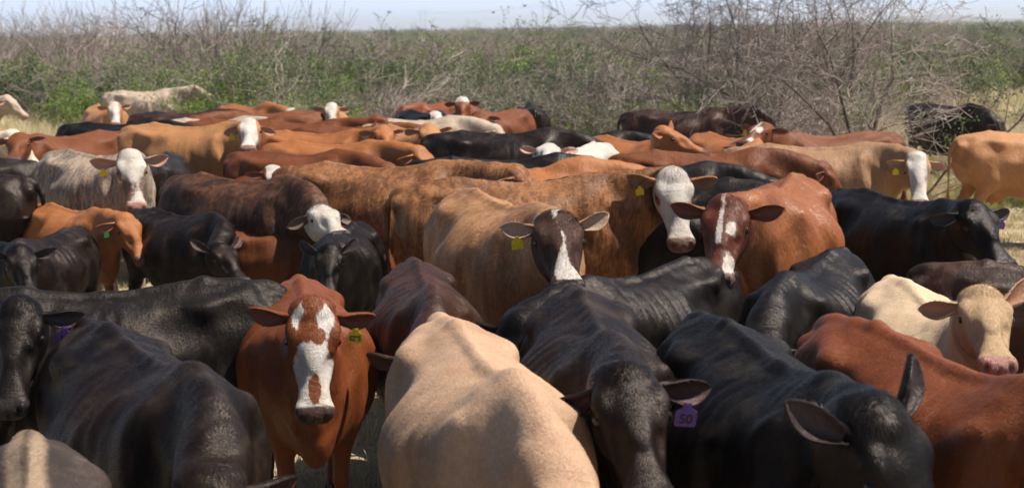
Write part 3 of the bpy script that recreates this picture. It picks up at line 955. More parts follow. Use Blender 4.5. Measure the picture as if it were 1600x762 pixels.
class TM:
    """collects tapered twigs and leaves as numpy arrays"""
    def __init__(s): s.A = []; s.B = []; s.ra = []; s.rb = []; s.m = []; s.L = []; s.lm = []
    def seg(s, a, b, ra, rb, m=0): s.A.append(a); s.B.append(b); s.ra.append(ra); s.rb.append(rb); s.m.append(m)
    def leaf(s, p, size, r, m):
        s.L.append((p, size)); s.lm.append(m)
    def mesh(s, name, mats, r):
        V = []; Q = []; mi = []; off = 0
        if s.A:
            A = np.array(s.A, float); B = np.array(s.B, float); n = len(A)
            d = B-A; d /= np.linalg.norm(d, axis=1)[:, None]+1e-9
            h = np.where(np.abs(d[:, 2:3]) > .9, np.array((1., 0, 0)), np.array((0, 0, 1.)))
            u = np.cross(d, h); u /= np.linalg.norm(u, axis=1)[:, None]; w = np.cross(d, u)
            ring = []
            for P, rr in ((A, np.array(s.ra)), (B, np.array(s.rb))):
                for k in range(3):
                    t = 2*math.pi*k/3
                    ring.append(P + (u*math.cos(t)+w*math.sin(t))*rr[:, None])
            Vs = np.stack(ring, 1).reshape(-1, 3)
            b = np.arange(n)[:, None]*6
            q = np.concatenate([b+np.array([[k, (k+1) % 3, 3+(k+1) % 3, 3+k]]) for k in range(3)])
            V.append(Vs); Q.append(q); mi.append(np.tile(np.array(s.m), 3)); off = len(Vs)
        if s.L:
            P = np.array([l[0] for l in s.L]); S = np.array([l[1] for l in s.L])[:, None]; n = len(P)
            a = r.normal(size=(n, 3)); a /= np.linalg.norm(a, axis=1)[:, None]
            b = np.cross(a, r.normal(size=(n, 3))); b /= np.linalg.norm(b, axis=1)[:, None]
            vs = np.stack([P-a*S, P-b*S*.45, P+a*S, P+b*S*.45], 1).reshape(-1, 3)
            V.append(vs); Q.append(np.arange(n*4).reshape(-1, 4)+off); mi.append(np.array(s.lm))
        return mesh_np(name, np.concatenate(V), np.concatenate(Q), mats, smooth=False, midx=np.concatenate(mi))

def norm(v): return v/(np.linalg.norm(v)+1e-9)
def grow(T, r, p, d, L, rad, depth, up=.15, wig=.35, split=2.4, leaf=None, mat=0, minr=.0022, tipm=None):
    """one stem with bends and side branches"""
    n = 4 if depth > 1 else 3
    q = p
    for i in range(n):
        d = norm(d + r.normal(size=3)*wig*.35 + np.array((0, 0, up*.3)))
        e = q + d*L/n
        r0 = rad*(1-.7*i/n); r1 = rad*(1-.7*(i+1)/n)
        T.seg(q, e, max(r0, minr), max(r1, minr), mat if (tipm is None or depth > 1) else tipm)
        if leaf and depth <= leaf['depth']:
            for _ in range(r.poisson(leaf['n'])):
                T.leaf(e + r.normal(size=3)*leaf['spread'], leaf['size']*(.6+.8*r.random()), r, leaf['mat'])
        if depth > 0 and (i > 0 or depth < 2):
            for _ in range(r.poisson(split/n*1.35)):
                s = norm(d + r.normal(size=3)*.75)
                grow(T, r, e, s, L*(.45+.3*r.random()), r1*.65, depth-1, up, wig, split, leaf, mat, minr, tipm)
        q = e

def bare_shrub(seed, h=2.4, spread=.6, stems=9, mats=None, leafn=0, leafmat=2, minr=.0042, depth=3, split=3.2, lsize=.03, up=.2, wig=.4):
    r = np.random.default_rng(seed); T = TM()
    for k in range(stems):
        a = r.random()*6.28; t = spread*(.3+.9*r.random())
        d = norm(np.array((math.cos(a)*t, math.sin(a)*t, 1)))
        lf = dict(depth=1 if leafn < 3 else 2, n=leafn, spread=.05, size=lsize, mat=leafmat) if leafn else None
        grow(T, r, np.array((math.cos(a)*.1, math.sin(a)*.1, -.08)), d, h*(.55+.45*r.random()), .016*h/2.4, depth, up, wig, split, lf, 0, minr, 1)
    zt = np.percentile(np.array(T.B)[:, 2], 97); k = h*.92/zt
    T.A = [a*np.array((1, 1, k)) for a in T.A]; T.B = [b*np.array((1, 1, k)) for b in T.B]; T.L = [(l*np.array((1, 1, k)), z) for l, z in T.L]
    return T.mesh('shrub', mats or [M_TWIG, M_TWIGP, M_LEAF, M_LEAF2, M_LEAFY], r)

def green_bush(seed, h=1.6, w=1.0, n=2600, leafmat=2, lsize=.035, stems=14):
    """leafy bush: stems carrying clumps of small leaves with gaps between"""
    r = np.random.default_rng(seed); T = TM()
    cl = []
    for k in range(stems):
        a = r.random()*6.28; t = w/h*(.2+.9*r.random())
        d = norm(np.array((math.cos(a)*t, math.sin(a)*t, 1)))
        q = np.array((math.cos(a)*.08, math.sin(a)*.08, -.05)); L = h*(.55+.5*r.random())
        for i in range(6):
            d = norm(d+r.normal(size=3)*.16)
            e = q+d*L/6; T.seg(q, e, .012*(1-i/7), .012*(1-(i+1)/7)+.001, 0)
            if i >= 1:
                cl.append((e, .09+.12*r.random()))
                for _ in range(3):
                    s = e+norm(d+r.normal(size=3)*.9)*L*.16*(.5+r.random()); T.seg(e, s, .004, .002, 0); cl.append((s, .06+.10*r.random()))
            q = e
    per = max(1, n//len(cl))
    for c, s in cl:
        for _ in range(r.poisson(per)):
            T.leaf(c+r.normal(size=3)*s*.6, lsize*(.5+.9*r.random()), r, leafmat)
    return T.mesh('bush', [M_TWIG, M_TWIGP, M_LEAF, M_LEAF2, M_LEAFY], r)

def grass_tuft(seed, h=.55, n=130, mat=0, spread=.16):
    r = np.random.default_rng(seed)
    V = []; Q = []; T = []
    for i in range(n):
        a = r.random()*6.28; rr = spread*math.sqrt(r.random()); b = np.array((math.cos(a)*rr, math.sin(a)*rr, 0))
        L = h*(.4+.7*r.random()); lean = np.array((math.cos(a), math.sin(a), 0))*(.15+.5*r.random())*L + r.normal(size=3)*.05*L
        s = np.array((-math.sin(a+r.random()), math.cos(a), 0))*.004
        m = b+np.array((0, 0, L*.6))+lean*.35; t = b+np.array((0, 0, L*.95))+lean
        k = len(V); V += [b-s, b+s, m+s*.8, m-s*.8, t]
        Q.append((k, k+1, k+2, k+3)); T.append((k+3, k+2, k+4))
    return mesh_np('grass', np.array(V), np.array(Q), [M_STRAW if mat == 0 else M_STRAWG], smooth=False, tris=np.array(T))

def place(name, me, px, D, rz=0, s=1.0, label='', cat='shrub', group=None, kind=None, sz=None):
    """stand a plant on the ground, D metres out in the direction of photograph column px"""
    x = (px-800)/F_PX*D
    o = link(name, me)
    o.location = (x, D, float(ground_z(np.array([x]), np.array([D]))[0])-.02)
    o.rotation_euler = (0, 0, R(rz)); o.scale = (s, s, sz or s)
    tag(o, label, cat, group, kind)
    return o

def scatter(name, protos, pts, label, cat, parent=None):
    """one uncountable mass: prototypes instanced on a point cloud mesh"""
    me = bpy.data.meshes.new(name)
    P = np.array([p[:3] for p in pts], np.float32)
    me.vertices.add(len(P)); me.vertices.foreach_set('co', P.ravel())
    for k, (nm, tp) in enumerate((('idx', 'INT'), ('rotz', 'FLOAT'), ('sc', 'FLOAT'))):
        a = me.attributes.new(nm, tp, 'POINT')
        a.data.foreach_set('value', np.array([p[3+k] for p in pts], np.int32 if tp == 'INT' else np.float32))
    o = link(name, me)
    tag(o, label, cat, kind='stuff')
    g = bpy.data.node_groups.new(name, 'GeometryNodeTree')
    g.interface.new_socket('Geometry', in_out='INPUT', socket_type='NodeSocketGeometry')
    g.interface.new_socket('Geometry', in_out='OUTPUT', socket_type='NodeSocketGeometry')
    gi = g.nodes.new('NodeGroupInput'); go = g.nodes.new('NodeGroupOutput')
    jn = g.nodes.new('GeometryNodeJoinGeometry')
    def na(nm, dt):
        x = g.nodes.new('GeometryNodeInputNamedAttribute'); x.data_type = dt; x.inputs[0].default_value = nm
        return x.outputs[0]
    for k, pr in enumerate(protos):
        oi = g.nodes.new('GeometryNodeObjectInfo'); oi.inputs[0].default_value = pr; oi.transform_space = 'ORIGINAL'
        cmp_ = g.nodes.new('FunctionNodeCompare'); cmp_.data_type = 'INT'; cmp_.operation = 'EQUAL'
        g.links.new(na('idx', 'INT'), cmp_.inputs[2]); cmp_.inputs[3].default_value = k
        ip = g.nodes.new('GeometryNodeInstanceOnPoints')
        m2p = g.nodes.new('GeometryNodeMeshToPoints')
        g.links.new(gi.outputs[0], m2p.inputs[0])
        g.links.new(m2p.outputs[0], ip.inputs['Points'])
        g.links.new(cmp_.outputs[0], ip.inputs['Selection'])
        g.links.new(oi.outputs['Geometry'], ip.inputs['Instance'])
        cx = g.nodes.new('ShaderNodeCombineXYZ'); g.links.new(na('rotz', 'FLOAT'), cx.inputs[2])
        er = g.nodes.new('FunctionNodeEulerToRotation'); g.links.new(cx.outputs[0], er.inputs[0])
        g.links.new(er.outputs[0], ip.inputs['Rotation'])
        cs = g.nodes.new('ShaderNodeCombineXYZ')
        for q in range(3): g.links.new(na('sc', 'FLOAT'), cs.inputs[q])
        g.links.new(cs.outputs[0], ip.inputs['Scale'])
        g.links.new(ip.outputs[0], jn.inputs[0])
    g.links.new(jn.outputs[0], go.inputs[0])
    md = o.modifiers.new('spread', 'NODES'); md.node_group = g
    return o

# --- single shrubs and trees one can pick out in front of the thicket
bareA = place('bare_shrub', bare_shrub(11, 2.7), 60, 36, 0, 1.25, 'tall bare grey shrub at the far left edge behind the straw grass')
bareB = place('bare_shrub', bare_shrub(12, 2.5, .8, 8), 560, 29, 40, 1.0, 'bare grey shrub behind the cow with the grey blotched face')
bareC = place('bare_shrub', bare_shrub(13, 2.3, .5, 11, wig=.3), 690, 34, 80, 1.0, 'thin upright bare shrub behind the red cow with a white poll')
bareD = place('bare_shrub', bare_shrub(14, 2.4, 1.0, 8), 960, 27, 10, 1.0, 'sprawling bare shrub left of the dark brown cow in the brush')
bareE = place('bare_shrub', bare_shrub(15, 2.9, .32, 7, wig=.2, up=.5, split=1.5, minr=.005), 300, 40, 10, 1.1, 'tall whippy bare shrub standing against the sky behind the white cow')
lightG = place('leafy_bush', green_bush(21, 1.7, 1.1, 8200), 120, 33.5, 0, .95, 'rounded green bush left of the white cow, beside straw grass', 'bush')
darkG = place('leafy_bush', green_bush(22, 1.7, .8, 6000, 3), 862, 30, 0, 1.15, 'dark green bush above the black cow seen end on', 'bush')
yelG = place('leafy_bush', green_bush(23, 1.4, 1.0, 6000, 4, .03), 885, 24.5, 0, .62, 'low bright green bush right behind the black end on cow', 'bush')
mixG = place('half_leafy_shrub', bare_shrub(24, 2.2, .7, 9, leafn=2.2), 405, 31, 0, 1.15, 'half bare shrub with green leaves behind the herd, tallest with leaves at left')
mixH = place('half_leafy_shrub', bare_shrub(25, 2.3, .7, 9, leafn=1.6, leafmat=3), 250, 33.5, 0, 1.0, 'half leafy shrub whose twigs cross the white cow from behind')
P_ALL = [bareA, bareB, bareC, bareD, bareE, lightG, darkG, yelG, mixG, mixH]
for (mk, px, D, rz, s, nm, lb, ct) in [
    (darkG, 238, 29.0, 50, .42, 'leafy_bush', 'small green bush hiding the flank of the white cow', 'bush'),
    (lightG, 345, 29.5, 120, .85, 'leafy_bush', 'green bush right of the white cow head', 'bush'),
    (mixG, 440, 27, 200, .75, 'half_leafy_shrub', 'green flecked shrub behind the reddish cow humps left of the blotched face', 'shrub'),
    (lightG, 555, 25.5, 10, .70, 'leafy_bush', 'green bush right beside the cow with the grey blotched face', 'bush'),
    (darkG, 530, 30, 100, .9, 'leafy_bush', 'dark green upright bush above the blotched face cow', 'bush'),
    (mixH, 790, 27, 20, .85, 'half_leafy_shrub', 'thin green shrub right of the red cow with a white poll', 'shrub'),
    (yelG, 1110, 24, 75, .95, 'leafy_bush', 'bright green bush right of the dark brown cow in the brush', 'bush'),
    (darkG, 1130, 23, 150, .75, 'leafy_bush', 'dark green bush above the red cow rump at right centre', 'bush'),
    (lightG, 1040, 30, 190, .8, 'leafy_bush', 'green bush up the slope above the dark brown cow', 'bush'),
    (bareD, 1060, 23.5, 140, .75, 'bare_shrub', 'dead pale tangle lying over the dark brown cow', 'shrub'),
    (bareB, 1180, 22, 100, .95, 'bare_shrub', 'bare shrub behind the red cow with a white forehead', 'shrub'),
    (bareC, 1250, 20.5, 60, .85, 'bare_shrub', 'bare shrub left of the leaning mesquite trunk', 'shrub'),
    (mixH, 1500, 30, 60, 1.1, 'half_leafy_shrub', 'green shrub with long arms above the black cow in the thorns', 'shrub'),
    (yelG, 1575, 22, 0, .45, 'leafy_bush', 'small green bush behind the tan cow rump at the right edge', 'bush'),
    (darkG, 20, 38, 10, 1.2, 'leafy_bush', 'dark green bush at the left edge behind straw grass', 'bush'),
]:
    o = place(nm, mk.data, px, D, rz, s, lb, ct)

def mesquite(name, px, D, seed, trunks, label, h=3.2, split=2.6, depth=4, leafn=0, minr=.0034):
    """leaning multi-stemmed thorn tree: trunk part and crown of twigs"""
    r = np.random.default_rng(seed)
    x = (px-800)/F_PX*D
    root = bpy.data.objects.new(name, None); COL.objects.link(root)
    root.location = (x, D, 0); tag(root, label, 'tree')
    T = TM(); C = TM()
    for (dx, dy, dz, L, rad) in trunks:
        q = np.array((0, 0, -.1)); d = norm(np.array((dx, dy, dz)))
        for i in range(7):
            d = norm(d+r.normal(size=3)*.16+np.array((0, 0, .06)))
            e = q+d*L/7; r0 = rad*(1-i/8.5); r1 = rad*(1-(i+1)/8.5)
            for z in range(1): T.seg(q, e, r0, r1, 0)
            if i >= 1:
                for _ in range(1+r.poisson(1.1)):
                    s = norm(d+r.normal(size=3)*.9)
                    lf = dict(depth=1, n=leafn, spread=.05, size=.022, mat=2) if leafn else None
                    grow(C, r, e, s, L*(.28+.25*r.random()), r1*.5, depth-1, .05, .5, split, lf, 0, minr, 1)
            q = e
    tr = link('trunk', T.mesh('trunk', [M_BARK], r), root)
    cr = link('crown', C.mesh('crown', [M_TWIG, M_TWIGP, M_LEAF], r), root)
    return root
mesquite('mesquite_tree', 1342, 19.0, 31, [(.45, .1, 1, 2.9, .055), (-.3, .2, 1, 2.4, .035), (.15, -.1, 1.2, 2.8, .04)], 'bare mesquite with the thick leaning trunk behind the dark red cow', split=2.4)
mesquite('mesquite_tree', 1225, 20.5, 32, [(-.7, .1, .8, 2.6, .04), (.1, .2, 1, 3.0, .04), (-.25, -.1, 1, 3.0, .035)], 'tangled bare mesquite rising above the white forehead of the red cow', split=2.4)
mesquite('mesquite_tree', 1402, 17.5, 33, [(.8, 0, .9, 1.9, .03), (.1, .1, 1, 1.7, .028), (-.3, 0, 1, 1.6, .022)], 'low bare thorn tree whose branches cross the black cow at right', split=1.0, depth=3, minr=.0026)
mesquite('mesquite_tree', 1505, 19.5, 34, [(.8, 0, .9, 2.2, .04)], 'single leaning stem with green tips above the tan cow at the right edge', split=2.0, leafn=2.0)
mesquite('mesquite_tree', 1310, 27, 35, [(.15, 0, 1, 3.8, .05), (-.35, .2, 1, 3.6, .045), (.5, .2, 1, 3.7, .045), (-.1, .1, 1, 3.7, .045), (.3, .1, 1, 3.8, .04)], 'tallest bare mesquite standing against the sky right of centre', split=2.6, minr=.0045)
mesquite('mesquite_tree', 1120, 31, 36, [(-.3, 0, 1, 3.6, .04), (.3, .1, 1, 3.6, .04), (0, -.3, 1, 3.7, .04), (.1, .2, 1, 3.8, .045)], 'bare tree reaching the sky left of the tallest mesquite', split=2.6, minr=.0045)
mesquite('mesquite_tree', 1205, 29, 37, [(-.2, 0, 1, 3.7, .045), (.25, .1, 1, 3.7, .04), (0, -.2, 1, 3.6, .04)], 'bare tree whose twigs fill the sky between the two tall bare trees', split=2.6, minr=.0045)

# --- the thicket as one mass
def thicket():
    r = np.random.default_rng(5)
    pts = []
    # front edge of the brush as distance for each image column
    ex = [-200, 0, 60, 130, 330, 420, 560, 700, 850, 1000, 1150, 1300, 1400, 1480, 1600, 1800]
    ed = [42, 42, 37, 34.5, 34, 28, 27.5, 27, 26.5, 25, 24, 24, 33, 42, 48, 50]
    N = 5200
    u = r.random(N); D = 24*np.exp(u*math.log(1500/24)); px = r.uniform(-260, 1860, N)
    front = np.interp(px, ex, ed)
    for i in range(N):
        if D[i] < front[i]: continue
        x = (px[i]-800)/F_PX*D[i]; y = D[i]
        g = vnoise(np.array([[x/(2.2+y*.05), math.log(y)*20, 0]]), 1.0, 77)[0]
        z = float(ground_z(np.array([x]), np.array([y]))[0])-.05
        gfrac = .13+.50*g + (.22 if px[i] > 1420 else 0) + (.05 if y < 38 and px[i] < 620 else 0)
        if r.random() < gfrac: k = int(r.choice([5, 6, 7, 8, 9], p=[.33, .25, .22, .11, .09])); s = r.uniform(.75, 1.2)
        else: k = int(r.integers(0, 5)); s = r.uniform(.6, .9)
        if y < 34 and px[i] > 420: s *= .8
        if px[i] < 520 and y < 90 and k < 4: s *= .86
        if px[i] < 520 and 38 < y < 90 and k == 4: s = r.uniform(1.1, 1.5)
        if px[i] > 1440: s *= .85
        s *= 1+min(y/900, .5)
        pts.append((x, y, z, k, r.random()*6.28, s))
    return pts
scatter('brush_thicket', P_ALL, thicket(), 'grey bare brush mixed with green bushes filling the land to the horizon', 'brush')

# --- grass
tufts = [link('grass_tuft', grass_tuft(s, h, n, m)) for s, h, n, m in ((1, .75, 160, 0), (2, .5, 140, 0), (3, .4, 150, 1), (4, .09, 50, 0))]
for t, px, D, lb in zip(tufts, (60, 140, 1560, 1120), (25, 27, 18.5, 9),
    ('tall straw tuft at the left edge beside the pale cow head', 'straw tuft in front of the rounded green bush', 'greenish grass tuft behind the tan cow at right', 'scrap of dry straw between the standing cows')):
    t.location = ((px-800)/F_PX*D, D, 0); tag(t, lb, 'grass tuft')
def grass_pts():
    r = np.random.default_rng(9); pts = []
    for i in range(2600):
        px = r.uniform(-150, 230) if r.random() < .5 else r.uniform(1370, 1750)
        D = 19+26*r.random()
        if px < 300 and D < 21.5: continue
        x = (px-800)/F_PX*D
        k = int(r.choice([0, 1, 2], p=[.5, .4, .1] if px < 300 else [.15, .35, .5]))
        pts.append((x, D, 0.0 if D < 34 else float(ground_z(np.array([x]), np.array([D]))[0]), k, r.random()*6.28, r.uniform(.6, 1.2) if k < 2 or px > 800 else .6))
    for i in range(3200):
        D = 24+30*r.random(); px = r.uniform(200, 1400); x = (px-800)/F_PX*D
        pts.append((x, D, float(ground_z(np.array([x]), np.array([D]))[0]), int(r.choice([1, 2])), r.random()*6.28, r.uniform(.5, 1)))
    for i in range(3600):
        D = 3+19*r.random()**.8; x = r.uniform(-.45, .45)*D
        pts.append((x, D, -.005, 3, r.random()*6.28, r.uniform(.5, 1.3)))
    return pts
scatter('dry_grass', tufts, grass_pts(), 'dry straw grass on the ground, taller at the edges of the clearing', 'grass')

# ================================================================== THE HERD
G_NEAR = 'cattle in the front of the herd'
G_MID = 'cattle in the middle of the herd'
G_BACK = 'cattle along the back of the herd'
def C(*a, **k): return cow('cow', *a, **k)
# --- front rows
C(40, 706, 289, .96, DUSTY, 'dusty dark cow with pale streak on the rump, cut by bottom left corner', 'full', (0, -30), 'rump', group=G_NEAR)
C(165, 512, 303, 1.0, BLACK2, 'big rusty black cow, spine ridge and head down, left of the red cow tagged 0295', 'thin', (-6, -42), (285, -60), group=G_NEAR, poll=(325, 748), muzp=None)
C(332, 440, 200, .94, BLACKG, 'dusty black cow standing side on behind the big rusty black cow', 'thin', (-30, -20), group=G_NEAR)
C(-185, 478, 312, .92, BLACK, 'black cow with purple tag looking in from the left edge', 'full', (-5, -5), (292, -52), ears=(8, 8), tagc=TAG_P, tagn='14', tagside=1, tsz=1.0, group=G_NEAR, poll=(32, 482), muzp=(14, 632))
C(470, 440, 281, .90, RED, 'red cow facing the camera, white blotched face and yellow tag 0295', 'full', (-6, 2), (268, -52, -4), 'patchy', ears=(4, -18), tagc=TAG_Y, tagn='0295', tagside=1, tsz=.95, group=G_NEAR, poll=(487, 478), muzp=(490, 632))
C(650, 411, 279, .92, DBROWN, 'dark brown cow with shiny back between the red 0295 cow and the cream cow', 'thin', (-20, -45), group=G_NEAR, wid=.95)
C(708, 507, 284, 1.01, TAN, 'cream tan cow seen from its hips with its head down, bottom centre', 'thin', (0, -48), (275, -75), group=G_NEAR)
C(905, 460, 274, 1.0, BLACK2, 'black cow with purple tag 50, head lowered at the bottom', 'thin', (4, -30), (283, -62, 3), ears=(12, 22), tagc=TAG_P, tagn='50', tagside=1, tsz=1.05, group=G_NEAR, poll=(972, 592), muzp=(1010, 780))
C(1078, 407, 228, .92, BLACK, 'shiny black cow standing behind the cow tagged 50, rump to the right', 'thin', (-10, -20), (250, -60), group=G_NEAR, poll=(815, 505))
C(1130, 505, 281, 1.02, BLACK, 'black cow at bottom right with ears pricked and head turned down', 'thin', (2, -34), (316, -62, 8), ears=(-12, 0), eback=(42, 50), etw=-10, group=G_NEAR, poll=(1348, 648), muzp=None)
C(1360, 510, 284, 1.02, RED, 'glossy red cow filling the bottom right corner, head out of view', 'thin', (5, -40), group=G_NEAR)
C(1412, 442, 268, .92, CREAM, 'cream cow with tan forehead looking over the glossy red cow', 'full', (18, -12), (285, -45), None, ears=(-22, 14), eback=(40, 8), group=G_NEAR, poll=(1530, 470), muzp=(1556, 580), hs=1.02)
C(1528, 412, 335, .90, DBROWN, 'dark reddish brown cow behind the cream cow at the right edge', 'thin', (0, -30), group=G_NEAR)
C(1700, 520, 262, .9, RED, 'red cow mostly out of view at the right edge beside the cream face', 'full', (0, -20), group=G_NEAR)
C(1300, 395, 243, .93, BLACK, 'black cow seen from its hips, between the white nosed red cow and cream cow', 'thin', (0, -36), group=G_NEAR, poll=(1195, 530), muzp=None)
C(1240, 276, 250, 1.10, ORED, 'tall orange red cow with thin white marks on a dark red face', 'thin', (8, -6), (262, -62), 'star', ears=(-10, -14), group=G_MID, poll=(1138, 325), muzp=(1122, 432))
C(1345, 298, 290, .97, BLACK, 'black cow at right with purple tag, looking to the right over straw', 'full', (-20, -18), (288, -42), ears=(5, 5), tagc=TAG_P, tagn='', tagside=1, group=G_MID, poll=(1513, 328), muzp=None)
# --- middle
C(738, 300, 291, 1.10, BRIND, 'brindle tan cow in the centre with dark face and narrow white blaze', 'thin', (-4, -14), (284, -56), 'blaze', ears=(-14, -6), tagc=TAG_Y, tagside=-1, group=G_MID, poll=(868, 348), muzp=(886, 445), ear_s=.88)
C(700, 283, 358, 1.06, BROWNS, 'large brown cow side on with white face turned to the camera, centre', 'full', (-22, 4), (312, -52), 'broad', ears=(-4, -14), tagc=TAG_Y, tagside=-1, group=G_MID, poll=(1060, 270), muzp=(1075, 368))
C(500, 258, 345, 1.06, BROWNS, 'streaky brown cow whose head is hidden behind the large brown cow', 'full', (0, -20), group=G_MID)
C(1192, 228, 341, 1.0, TANB, 'brownish tan cow side on at right with white face to the camera', 'full', (-30, -4), (272, -50), 'bald', ears=(14, 10), tagc=TAG_Y, tagside=-1, group=G_MID, poll=(1422, 250), muzp=(1427, 318))
C(103, 237, 318, 1.05, GREYB, 'grey and tan brindle cow with speckled face at left', 'thin', (-18, -2), (282, -50), 'roan', ears=(10, 14), ear_s=1.15, tagc=TAG_Y, tagside=-1, group=G_MID, poll=(202, 245), muzp=(213, 320))
C(235, 195, 337, 1.10, TANO, 'orange tan cow side on with white face, behind the grey brindle cow', 'thin', (-22, -6), (278, -52), 'bald', ears=(16, 16), tagc=TAG_Y, tagside=-1, group=G_MID, poll=(382, 200), muzp=(382, 238))
C(310, 275, 326, 1.0, DSTREAK, 'dark streaky brown cow with head down and a white patch on its head', 'full', (-8, -38), (320, -52), 'white', group=G_MID, poll=(497, 335), muzp=(528, 370))
C(78, 320, 315, .80, ORANGE, 'small orange cow with green tag at left, behind the small black cow', 'full', (0, -15), tagc=TAG_G, tagside=-1, group=G_MID)
C(238, 328, 318, .82, BLACK2, 'small black cow with ears up looking right, left of centre', 'full', (-10, -30), (318, -50), ears=(-10, -10), eback=(38, 40), group=G_MID, poll=(335, 388), muzp=(370, 440))
C(372, 357, 352, .73, RED2, 'small dark red cow between two small black cows', 'full', (0, -55), group=G_MID)
C(553, 350, 264, .80, BLACK, 'small black cow facing the camera above the red 0295 cow', 'full', (-14, -28), (258, -60), ears=(-10, -10), eback=(38, 40), group=G_MID, poll=(515, 392), muzp=(512, 465))
C(105, 358, 262, .76, BLACK2, 'rusty black heifer with shiny shoulders at left beside two black faces', 'thin', (-15, -45), group=G_MID)
C(-115, 375, 328, .82, BLACK, 'black heifer face at the left edge, above the purple tagged cow', 'full', (-25, -22), (300, -52), ears=(-20, -20), group=G_MID, poll=(28, 395), muzp=(47, 465))
C(-15, 274, 183, 1.0, BLACK2, 'black cow flank cut by the left edge below another black back', 'full', (0, -10), group=G_MID)
C(5, 250, 190, .97, BLACKG, 'dusty black back at the left edge, above the black flank', 'full', (0, -10), group=G_MID)
C(262, 240, 275, .93, BLACKG, 'dusty black cow end on just right of the grey brindle face', 'full', (-8, -30), ears=(-20, -20), group=G_MID)
C(205, 234, 290, .88, BLACKG, 'grey black back directly behind the grey brindle cow', 'full', (0, -30), group=G_MID)
C(160, 206, 238, 1.0, RED2, 'red brown cow looking left with dark ear, upper left of the herd', 'full', (14, -8), (246, -45), ears=(2, 6), group=G_BACK, poll=(72, 218), muzp=(62, 250))
C(188, 226, 345, .86, ORANGE, 'orange cow with red tag hidden between grey brindle and orange tan cows', 'full', (0, -20), tagc=TAG_R, tagside=-1, group=G_MID)
C(600, 238, 262, .90, BLACKG, 'grey black cow end on, below the red cow with a pale green tag', 'thin', (0, -36), group=G_MID)
C(642, 243, 290, .86, BLACK, 'black cow mostly hidden left of the long black back', 'full', (0, -10), group=G_MID)
C(560, 288, 340, .84, RED2, 'white headed cow with only its poll showing over the streaky brown back', 'full', (0, 12), (340, -25), 'white', group=G_MID)
C(456, 223, 335, 1.0, ORANGE, 'orange brown back left of the grey black cow', 'full', (-8, -22), group=G_MID)
C(402, 237, 335, .98, RED2, 'dark red back just below the white face of the orange tan cow', 'full', (-8, -36), group=G_MID)
C(380, 258, 300, .86, RED2, 'small red cow with white face turned right, above the dark streaky cow', 'full', (6, -14), (325, -52), 'bald', ears=(-8, -4), group=G_MID, poll=(425, 268), muzp=(438, 312))
C(735, 264, 8, 1.0, ORANGE, 'pinkish brown hump showing over the large brown cow', 'hump', (0, -30), group=G_MID)
C(700, 249, 356, 1.0, BLACK, 'long glossy black back with tail at left, above the large brown cow', 'full', (0, -40), group=G_MID)
C(935, 258, 342, .97, BLACKG, 'grey black back above the shoulder of the large brown cow', 'full', (0, -40), group=G_MID)
C(714, 207, 352, 1.03, BLACK2, 'dark brown black cow side on behind the long glossy black back', 'thin', (-5, -42), group=G_MID)
C(930, 225, 238, .98, WHITE, 'white cow with pink ear and purple tag in the middle of the herd', 'full', (0, -18), (225, -52), 'allwhite', ears=(0, -8), tagc=TAG_P, tagside=1, group=G_MID, poll=(868, 236), muzp=(862, 254))
C(852, 210, 350, .90, BLACK, 'black back above the white cow', 'full', (0, -30), group=G_BACK)
C(945, 214, 300, .98, ORANGE, 'orange cow with its head in profile pointing right, right of the white cow', 'full', (8, 2), (345, -30), ears=(-40, -8), group=G_BACK, poll=(1028, 208), muzp=(1092, 240))
C(1003, 226, 335, .86, ORANGE, 'low orange back below the profile head of the orange cow', 'full', (0, -40), group=G_MID)
C(1015, 238, 348, 1.0, RED2, 'long red back left of the brownish tan cow', 'full', (0, -38), group=G_MID)
C(962, 241, 268, .88, BLACK, 'black cow between the white cow and the long red back', 'full', (0, -30), group=G_MID)
C(1150, 283, 172, 1.0, BLACK, 'black back just right of the large white face in the centre', 'full', (0, -30), group=G_MID)
C(1106, 209, 290, .97, ORANGE, 'orange red cow with lowered brown face, left of the brownish tan cow', 'full', (-10, -32), (300, -40), ears=(-6, -6), group=G_BACK, poll=(1140, 230), muzp=(1150, 250))
C(1362, 207, 196, .98, RED2, 'dark red cow side on at right, rump under the leaning mesquite', 'thin', (10, 4), (222, -42), 'star', ears=(-4, -8), tagc=TAG_Y, tagside=-1, group=G_BACK, poll=(1195, 202), muzp=(1162, 224))
# --- back row
C(132, 193, 350, 1.0, BLACK, 'black back behind the red brown cow at upper left', 'full', (0, -30), group=G_BACK)
C(152, 165, 302, 1.0, TANO, 'tan cow with white face in front of the white cow', 'full', (-12, 0), (278, -50), 'bald', ears=(6, 6), group=G_BACK, poll=(178, 166), muzp=(180, 195))
C(188, 143, 2, 1.0, PALE, 'white cow standing side on in the bushes, farthest at left', 'thin', (8, -2), (15, -25), 'allwhite', ears=(-30, -30), group=G_BACK)
C(-118, 160, 2, 1.0, PALE, 'pale cow head at the left edge above the straw grass', 'full', (0, -2), (350, -42), 'allwhite', group=G_BACK)
C(-185, 222, 0, 1.0, CREAM, 'cream cow muzzle cut by the left edge, beside straw grass', 'full', (-5, 0), (345, -50), 'allwhite', group=G_BACK)
C(240, 176, 357, 1.0, DBROWN, 'dark brown back just below the white cow', 'full', (0, -32), group=G_BACK)
C(285, 187, 350, .97, PALE, 'pale back right of the black back, above the orange tan cow', 'full', (0, -32), 'allwhite', group=G_BACK)
C(362, 165, 318, 1.0, ORANGE, 'orange cow with grey face behind the orange tan cow', 'hump', (-8, -24), (330, -35), 'roan', group=G_BACK)
C(325, 188, 356, 1.0, RED2, 'pinkish brown back left of the white face of the orange tan cow', 'full', (0, -32), group=G_BACK)
